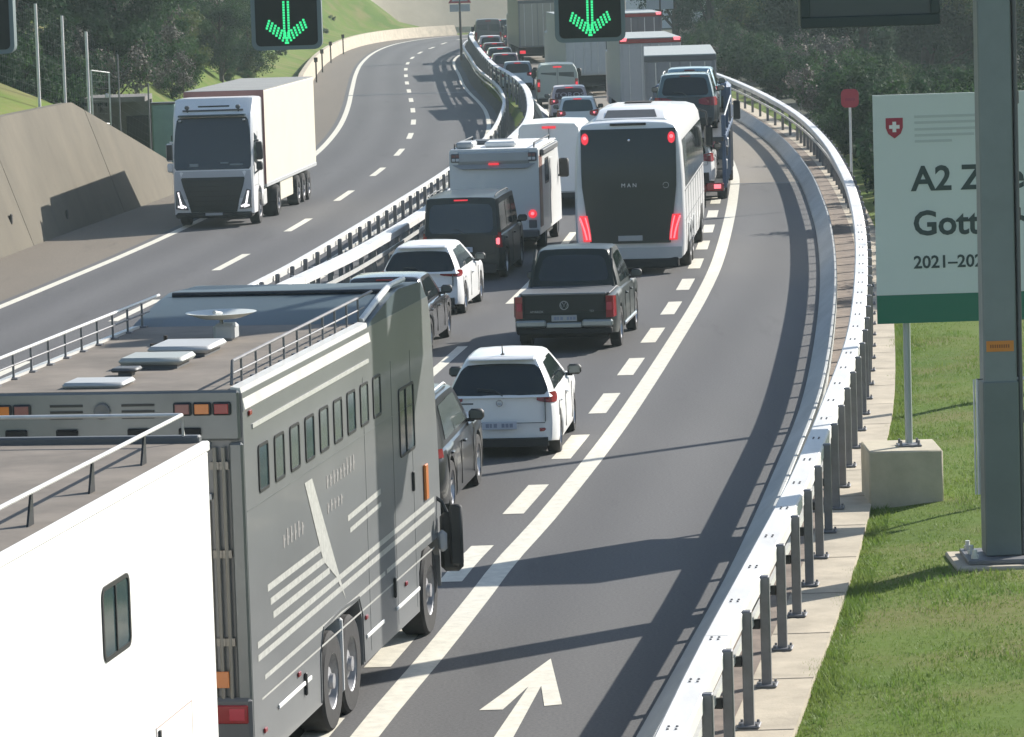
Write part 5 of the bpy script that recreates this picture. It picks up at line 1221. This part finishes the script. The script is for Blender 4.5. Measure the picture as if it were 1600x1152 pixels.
car('estate_car', 'dark grey car between the far dark van and the first lorry', 'car', 0, 302, .02, CARGREY, W=1.8, L=4.6, H=1.7, xc=.95, lamp=lm, **far)

for k, (x, y, nm, lab) in enumerate(((-1.15, 318, 'hatchback', 'red lamped grey car at the far end of the left lane, before the beige wall'), (-.2, 336, 'saloon_car', 'last dark car visible on the far bend of the left lane'), (2.6, 289, 'hatchback', 'white car between the far grey lorry and the beige wall'))):
    car(nm, lab, 'car', 0, y, .08, (CARSILV, CARGREY, WHITE)[k], W=1.78, L=4.3, H=1.5, xc=x, lamp=lm, **far)

# ------------------------------------------------------------------ house far right
hs = thing('house', 'white gabled house half hidden by dark trees at the top of the picture', 'house', (15.5, 345, .5), .2)
b = MB(); b.box(-5, 5, 0, 8, -2, 4.2); part('wall', b, [WHITE_B], hs, 0)
b = MB(); b.prism([(-5.6, 4.1), (5.6, 4.1), (0, 7.2)], 'y', -.5, 8.5); rf = part('roof', b, [BROWNST], hs, 0)
b = MB(); b.box(1.6, 2.3, 3, 3.7, 5.2, 7.6); part('chimney', b, [CARRED], rf, 0)
for x, z in ((-3.2, 2.2), (-.5, 2.2), (2.4, 2.2), (-3.2, -.2), (2.4, -.2)):
    b = MB(); b.box(x-.5, x+.5, -.06, .02, z, z+1.3); wf = part('window', b, [BROWNST], hs, 0)
    b = MB(); b.box(x-.4, x+.4, -.09, -.061, z+.1, z+1.2); part('pane', b, [GLASS], wf, 0)

# ------------------------------------------------------------------ trees
def tree_meshes(seed, h, cr_w, cr_h, nclump, nleaf, leaf, shape='round', mats_=(LEAF_D, LEAF_M)):
    rg = random.Random(seed); tb = MB(); base = h-cr_h
    pts = [(0, 0, -.5)]; rad = [h*.028]
    for k in range(1, 6): pts.append((rg.uniform(-.02, .02)*h, rg.uniform(-.02, .02)*h, h*.9*k/5)); rad.append(h*.028*(1-k/5.6))
    tb.tube(pts, rad, 7); centers = []
    for i in range(nclump):
        if shape == 'cone':
            z = base+cr_h*rg.random()**1.3; rr = cr_w*(1-(z-base)/cr_h)*math.sqrt(rg.uniform(.25, 1)); cs = cr_w*.26
        else:
            while True:
                p = Vector((rg.uniform(-1, 1), rg.uniform(-1, 1), rg.uniform(-1, 1)))
                if .35 < p.length < 1: break
            z = base+cr_h*.5*(1+p.z); rr = None; cs = cr_w*rg.uniform(.2, .34)
        a = rg.uniform(0, 6.283)
        c = Vector((rr*math.cos(a), rr*math.sin(a), z)) if rr is not None else Vector((p.x*cr_w*rg.uniform(.8, 1.1), p.y*cr_w*rg.uniform(.8, 1.1), z))
        centers.append((c, cs))
        if i < 14 and rg.random() < .9:
            st_ = Vector((0, 0, max(base*.5, c.z-cr_h*.25-rg.random()*.8))); tb.tube([st_, st_.lerp(c, .6)+Vector((0, 0, .2)), c], [h*.010, h*.007, h*.003], 5)
    v = []; f = []; m = []
    for c, cs in centers:
        mi = 0 if rg.random() < .62 else 1
        for j in range(nleaf):
            d = Vector((rg.gauss(0, 1), rg.gauss(0, 1), rg.gauss(0, .8))); d = d.normalized()*cs*rg.random()**.5
            p = c+d; s = leaf*rg.uniform(.6, 1.3)
            n = (d.normalized()+Vector((rg.gauss(0, .6), rg.gauss(0, .6), rg.gauss(.4, .6)))).normalized()
            u = n.cross(Vector((rg.gauss(0, 1), rg.gauss(0, 1), rg.gauss(0, 1)))).normalized(); w = n.cross(u)
            o = len(v); v += [tuple(p-u*s*.5), tuple(p+w*s*.28+n*s*.08), tuple(p+u*s*.5), tuple(p-w*s*.28-n*s*.05)]
            f.append((o, o+1, o+2, o+3)); m.append(mi)
    me = bpy.data.meshes.new('crown'); me.from_pydata(v, [], f)
    for q in mats_: me.materials.append(q)
    me.polygons.foreach_set('material_index', m); me.update()
    return tb.mesh('trunk', [BARK]), me
def make_tree(name, label, meshes, loc, sc=1, rz=0, group=None, cat='tree'):
    t = thing(name, label, cat, loc, rz, group); t.scale = (sc, sc, sc*1.0)
    link('trunk', meshes[0], t); c = link('crown', meshes[1], t); return t
TR = [tree_meshes(11, 11, 3.8, 9.6, 90, 260, .22), tree_meshes(12, 9, 3.4, 8.2, 80, 260, .22, mats_=(LEAF_D, LEAF_D)), tree_meshes(13, 13, 3.0, 12.4, 90, 230, .22, 'cone', (LEAF_D, LEAF_D)), tree_meshes(14, 8, 3.2, 7.4, 70, 250, .2, mats_=(LEAF_M, LEAF_L))]
BU = [tree_meshes(21, 2.6, 1.5, 2.5, 40, 170, .13, mats_=(LEAF_D, LEAF_M)), tree_meshes(22, 2.2, 1.6, 2.1, 36, 170, .13, mats_=(LEAF_M, LEAF_L)), tree_meshes(23, 2.4, 1.5, 2.2, 30, 150, .13, mats_=(TWIG, LEAF_M))]
rg = random.Random(77)
def grz(x, y):                                    # ground height, read off the terrain rows
    i = max(range(len(YS)), key=lambda k: -abs(YS[k]-y)); row = cols[i]
    for (x0, _, z0), (x1, _, z1) in zip(row, row[1:]):
        if x0 <= x <= x1: return z0+(z1-z0)*(x-x0)/max(1e-6, x1-x0)
    return 0
LABT = ['dark broadleaf tree in the shaded wood beyond the barrier', 'low dense dark tree in the shaded wood beyond the barrier', 'dark conifer standing in the wood beyond the barrier', 'paler green tree at the edge of the wood beyond the barrier']
def wood(spots, labs, group, names=('broadleaf_tree', 'broadleaf_tree', 'conifer_tree', 'broadleaf_tree')):
    for x, y, k, s in spots: make_tree(names[k], labs[k], TR[k], (x, y, grz(x, y)-.2), s, rg.uniform(0, 6.28), group)
sp = []
for y0, xs in ((150, (33, 40)), (172, (31, 38)), (196, (27, 33, 41)), (212, (22, 28, 34)), (230, (17.5, 21, 26, 31, 38)), (250, (15, 19, 24, 29, 35)), (275, (13.5, 18, 23, 29, 36)), (300, (14, 20, 26, 33, 41)), (330, (19, 25, 31, 38)), (360, (24, 31, 38))):
    for x in xs: sp.append((x+rg.uniform(-1, 1), y0+rg.uniform(-5, 5), rg.choice((0, 0, 1, 1, 2, 3)), rg.uniform(.85, 1.2)))
for x, y in ((19.8, 103.5), (16.6, 91)): sp.append((x, y, 1, .8))
wood(sp, LABT, 'trees of the wood on the right')
LABL = ['dark broadleaf tree on the left hillside above the wall', 'low dense dark tree on the left hillside above the wall', 'dark conifer on the left hillside above the wall', 'sunlit paler tree on the left hillside above the wall']
sp = []
for y0, xs in ((150, (-24, -20.5, -28)), (165, (-22, -26, -31, -18.5)), (182, (-21, -25, -30, -17.5)), (200, (-20, -24, -29, -35)), (222, (-19.5, -24, -30, -36)), (250, (-19, -24.5, -31, -38)), (285, (-25, -31, -38))):
    for x in xs: sp.append((x+rg.uniform(-1, 1), y0+rg.uniform(-5, 5), rg.choice((0, 1, 1, 2, 0)), rg.uniform(.7, 1.0)))
for x, y in ((-15.6, 226), (-17.5, 236), (-15.2, 244), (-19, 231), (-18.6, 250), (-16.2, 258), (-20.5, 243)): sp.append((x, y, rg.choice((0, 1, 3)), rg.uniform(.4, .62)))
wood(sp, LABL, 'trees of the left hillside')
def bushes(spots, group, labs):
    for x, y, k, s in spots: make_tree('bush', labs[k], BU[k], (x, y, grz(x, y)-.15), s, rg.uniform(0, 6.28), group, 'bush')
sp = []
for i in range(64):
    y = 88+i*2.6+rg.uniform(-1, 1); sp.append((RO(y)+rg.uniform(2.2, 7.5), y, rg.choice((0, 0, 0, 0, 1, 2)), rg.uniform(.6, 1.25)))
for i in range(40):
    y = 92+i*1.6+rg.uniform(-.6, .6); sp.append((RO(y)+rg.uniform(1.5, 2.6), y, rg.choice((0, 0, 0, 1)), rg.uniform(.4, .7)))
bushes(sp, 'bushes behind the steel barrier', ['dark leafy bush growing behind the steel barrier', 'pale leafy bush growing behind the steel barrier', 'grey twiggy bush growing behind the steel barrier'])
sp = []
for i in range(30):
    y = 152+i*7+rg.uniform(-3, 3); sp.append((wl(y)-rg.uniform(4.5, 11), y, rg.choice((0, 1, 2, 2)), rg.uniform(.6, 1.2)))
for i in range(46):
    y = 180+rg.random()*75; sp.append((wl(y)-rg.uniform(5, 16), y, rg.choice((0, 1, 2, 2)), rg.uniform(.7, 1.6)))
for i in range(44):
    y = 225+rg.random()*150; sp.append((wl(y)-rg.uniform(2, 14), y, rg.choice((1, 1, 0)), rg.uniform(.25, .6)))
for i in range(24):
    y = 280+rg.random()*95; sp.append((wl(y)-rg.uniform(6, 22), y, rg.choice((0, 1, 0)), rg.uniform(1, 2.0)))
for x, y in ((-18.2, 138), (-17.5, 145), (-16.2, 151), (-17, 156)): sp.append((x, y, 0, 1.2))
bushes(sp, 'bushes on the left slope', ['dark leafy bush on the left slope', 'sunlit leafy bush on the left slope', 'grey bare bush on the left slope'])

# ------------------------------------------------------------------ lawn blades
rg = random.Random(5); v = []; f = []
def lawn_z(x, y): return grz_l(x, y)
ROWS = [(y, cols[i]) for i, y in enumerate(YS) if 30 <= y <= 110]
def grz_l(x, y):
    for (y0, r0), (y1, r1) in zip(ROWS, ROWS[1:]):
        if y0 <= y <= y1:
            t = (y-y0)/(y1-y0); prev = None
            for a, b_ in zip(r0[17:], r1[17:]):
                xx, zz = lerp(a[0], b_[0], t), lerp(a[2], b_[2], t)
                if prev and prev[0] <= x <= xx: return lerp(prev[1], zz, (x-prev[0])/(xx-prev[0]))
                prev = (xx, zz)
    return 0
from mathutils import noise as mn
N = 0
while N < 120000:
    y = 36+rg.random()**1.15*52; x = RO(y)+.5+abs(rg.gauss(0, .25)) if rg.random() < .12 else RO(y)+.58+rg.random()*min(7, 1.2+.128*y-RO(y)+2.2)
    if x/y > .142: continue
    if 4.72 < x < 5.78 and 54.1 < y < 55.4: continue
    if 5.2 < x < 6.5 and 48.1 < y < 49.5: continue
    q = mn.noise((x*.9, y*.35, 0)); q2 = mn.noise((x*3.1, y*1.3, 5))
    h = max(.028, .036+.04*q+.03*q2+(.03 if x < RO(y)+.9 else 0))*rg.uniform(.5, 1.6)
    z = grz_l(x, y)-.01; a = rg.uniform(0, 6.283); w = rg.uniform(.004, .010); l = h*rg.uniform(.2, .9); dx, dy = math.cos(a), math.sin(a)
    o = len(v); v += [(x-dy*w, y+dx*w, z), (x+dy*w, y-dx*w, z), (x+dx*l, y+dy*l, z+h)]; f.append((o, o+1, o+2)); N += 1
me = bpy.data.meshes.new('grass'); me.from_pydata(v, [], f); me.materials.append(GRASSB); me.update()
gr = link('grass', me); gr['kind'] = 'stuff'

# joined details too small to pick apart singly
for o in bpy.data.objects:
    if o.parent is not None and o.name.split('.')[0] in ('bolt_set', 'worn_lettering', 'door_gap', 'vent_slots', 'plate_print', 'hinge', 'drain_mouth', 'joint_filler', 'arrow_lights', 'small_print', 'label_print', 'panel_gap', 'tailgate_gap', 'side_stripes', 'rear_beading', 'duct_clip', 'cross_rail', 'marker_strip', 'dashboard', 'light_bar', 'chrome_bumper'):
        o['kind'] = 'stuff'

# ------------------------------------------------------------------ thin summer haze
hz = MB(); hz.box(-320, 320, -60, 1260, -6, 110); hme = hz.mesh('haze', [], 0)
hm = bpy.data.materials.new('haze'); hm.use_nodes = True; nt = hm.node_tree; nt.nodes.remove(nt.nodes['Principled BSDF'])
pv = nt.nodes.new('ShaderNodeVolumePrincipled'); pv.inputs['Color'].default_value = (.80, .98, .97, 1); pv.inputs['Density'].default_value = HAZE; pv.inputs['Anisotropy'].default_value = .2
nt.links.new(pv.outputs[0], nt.nodes['Material Output'].inputs['Volume']); hme.materials.append(hm)
ho = link('haze', hme); ho['kind'] = 'stuff'
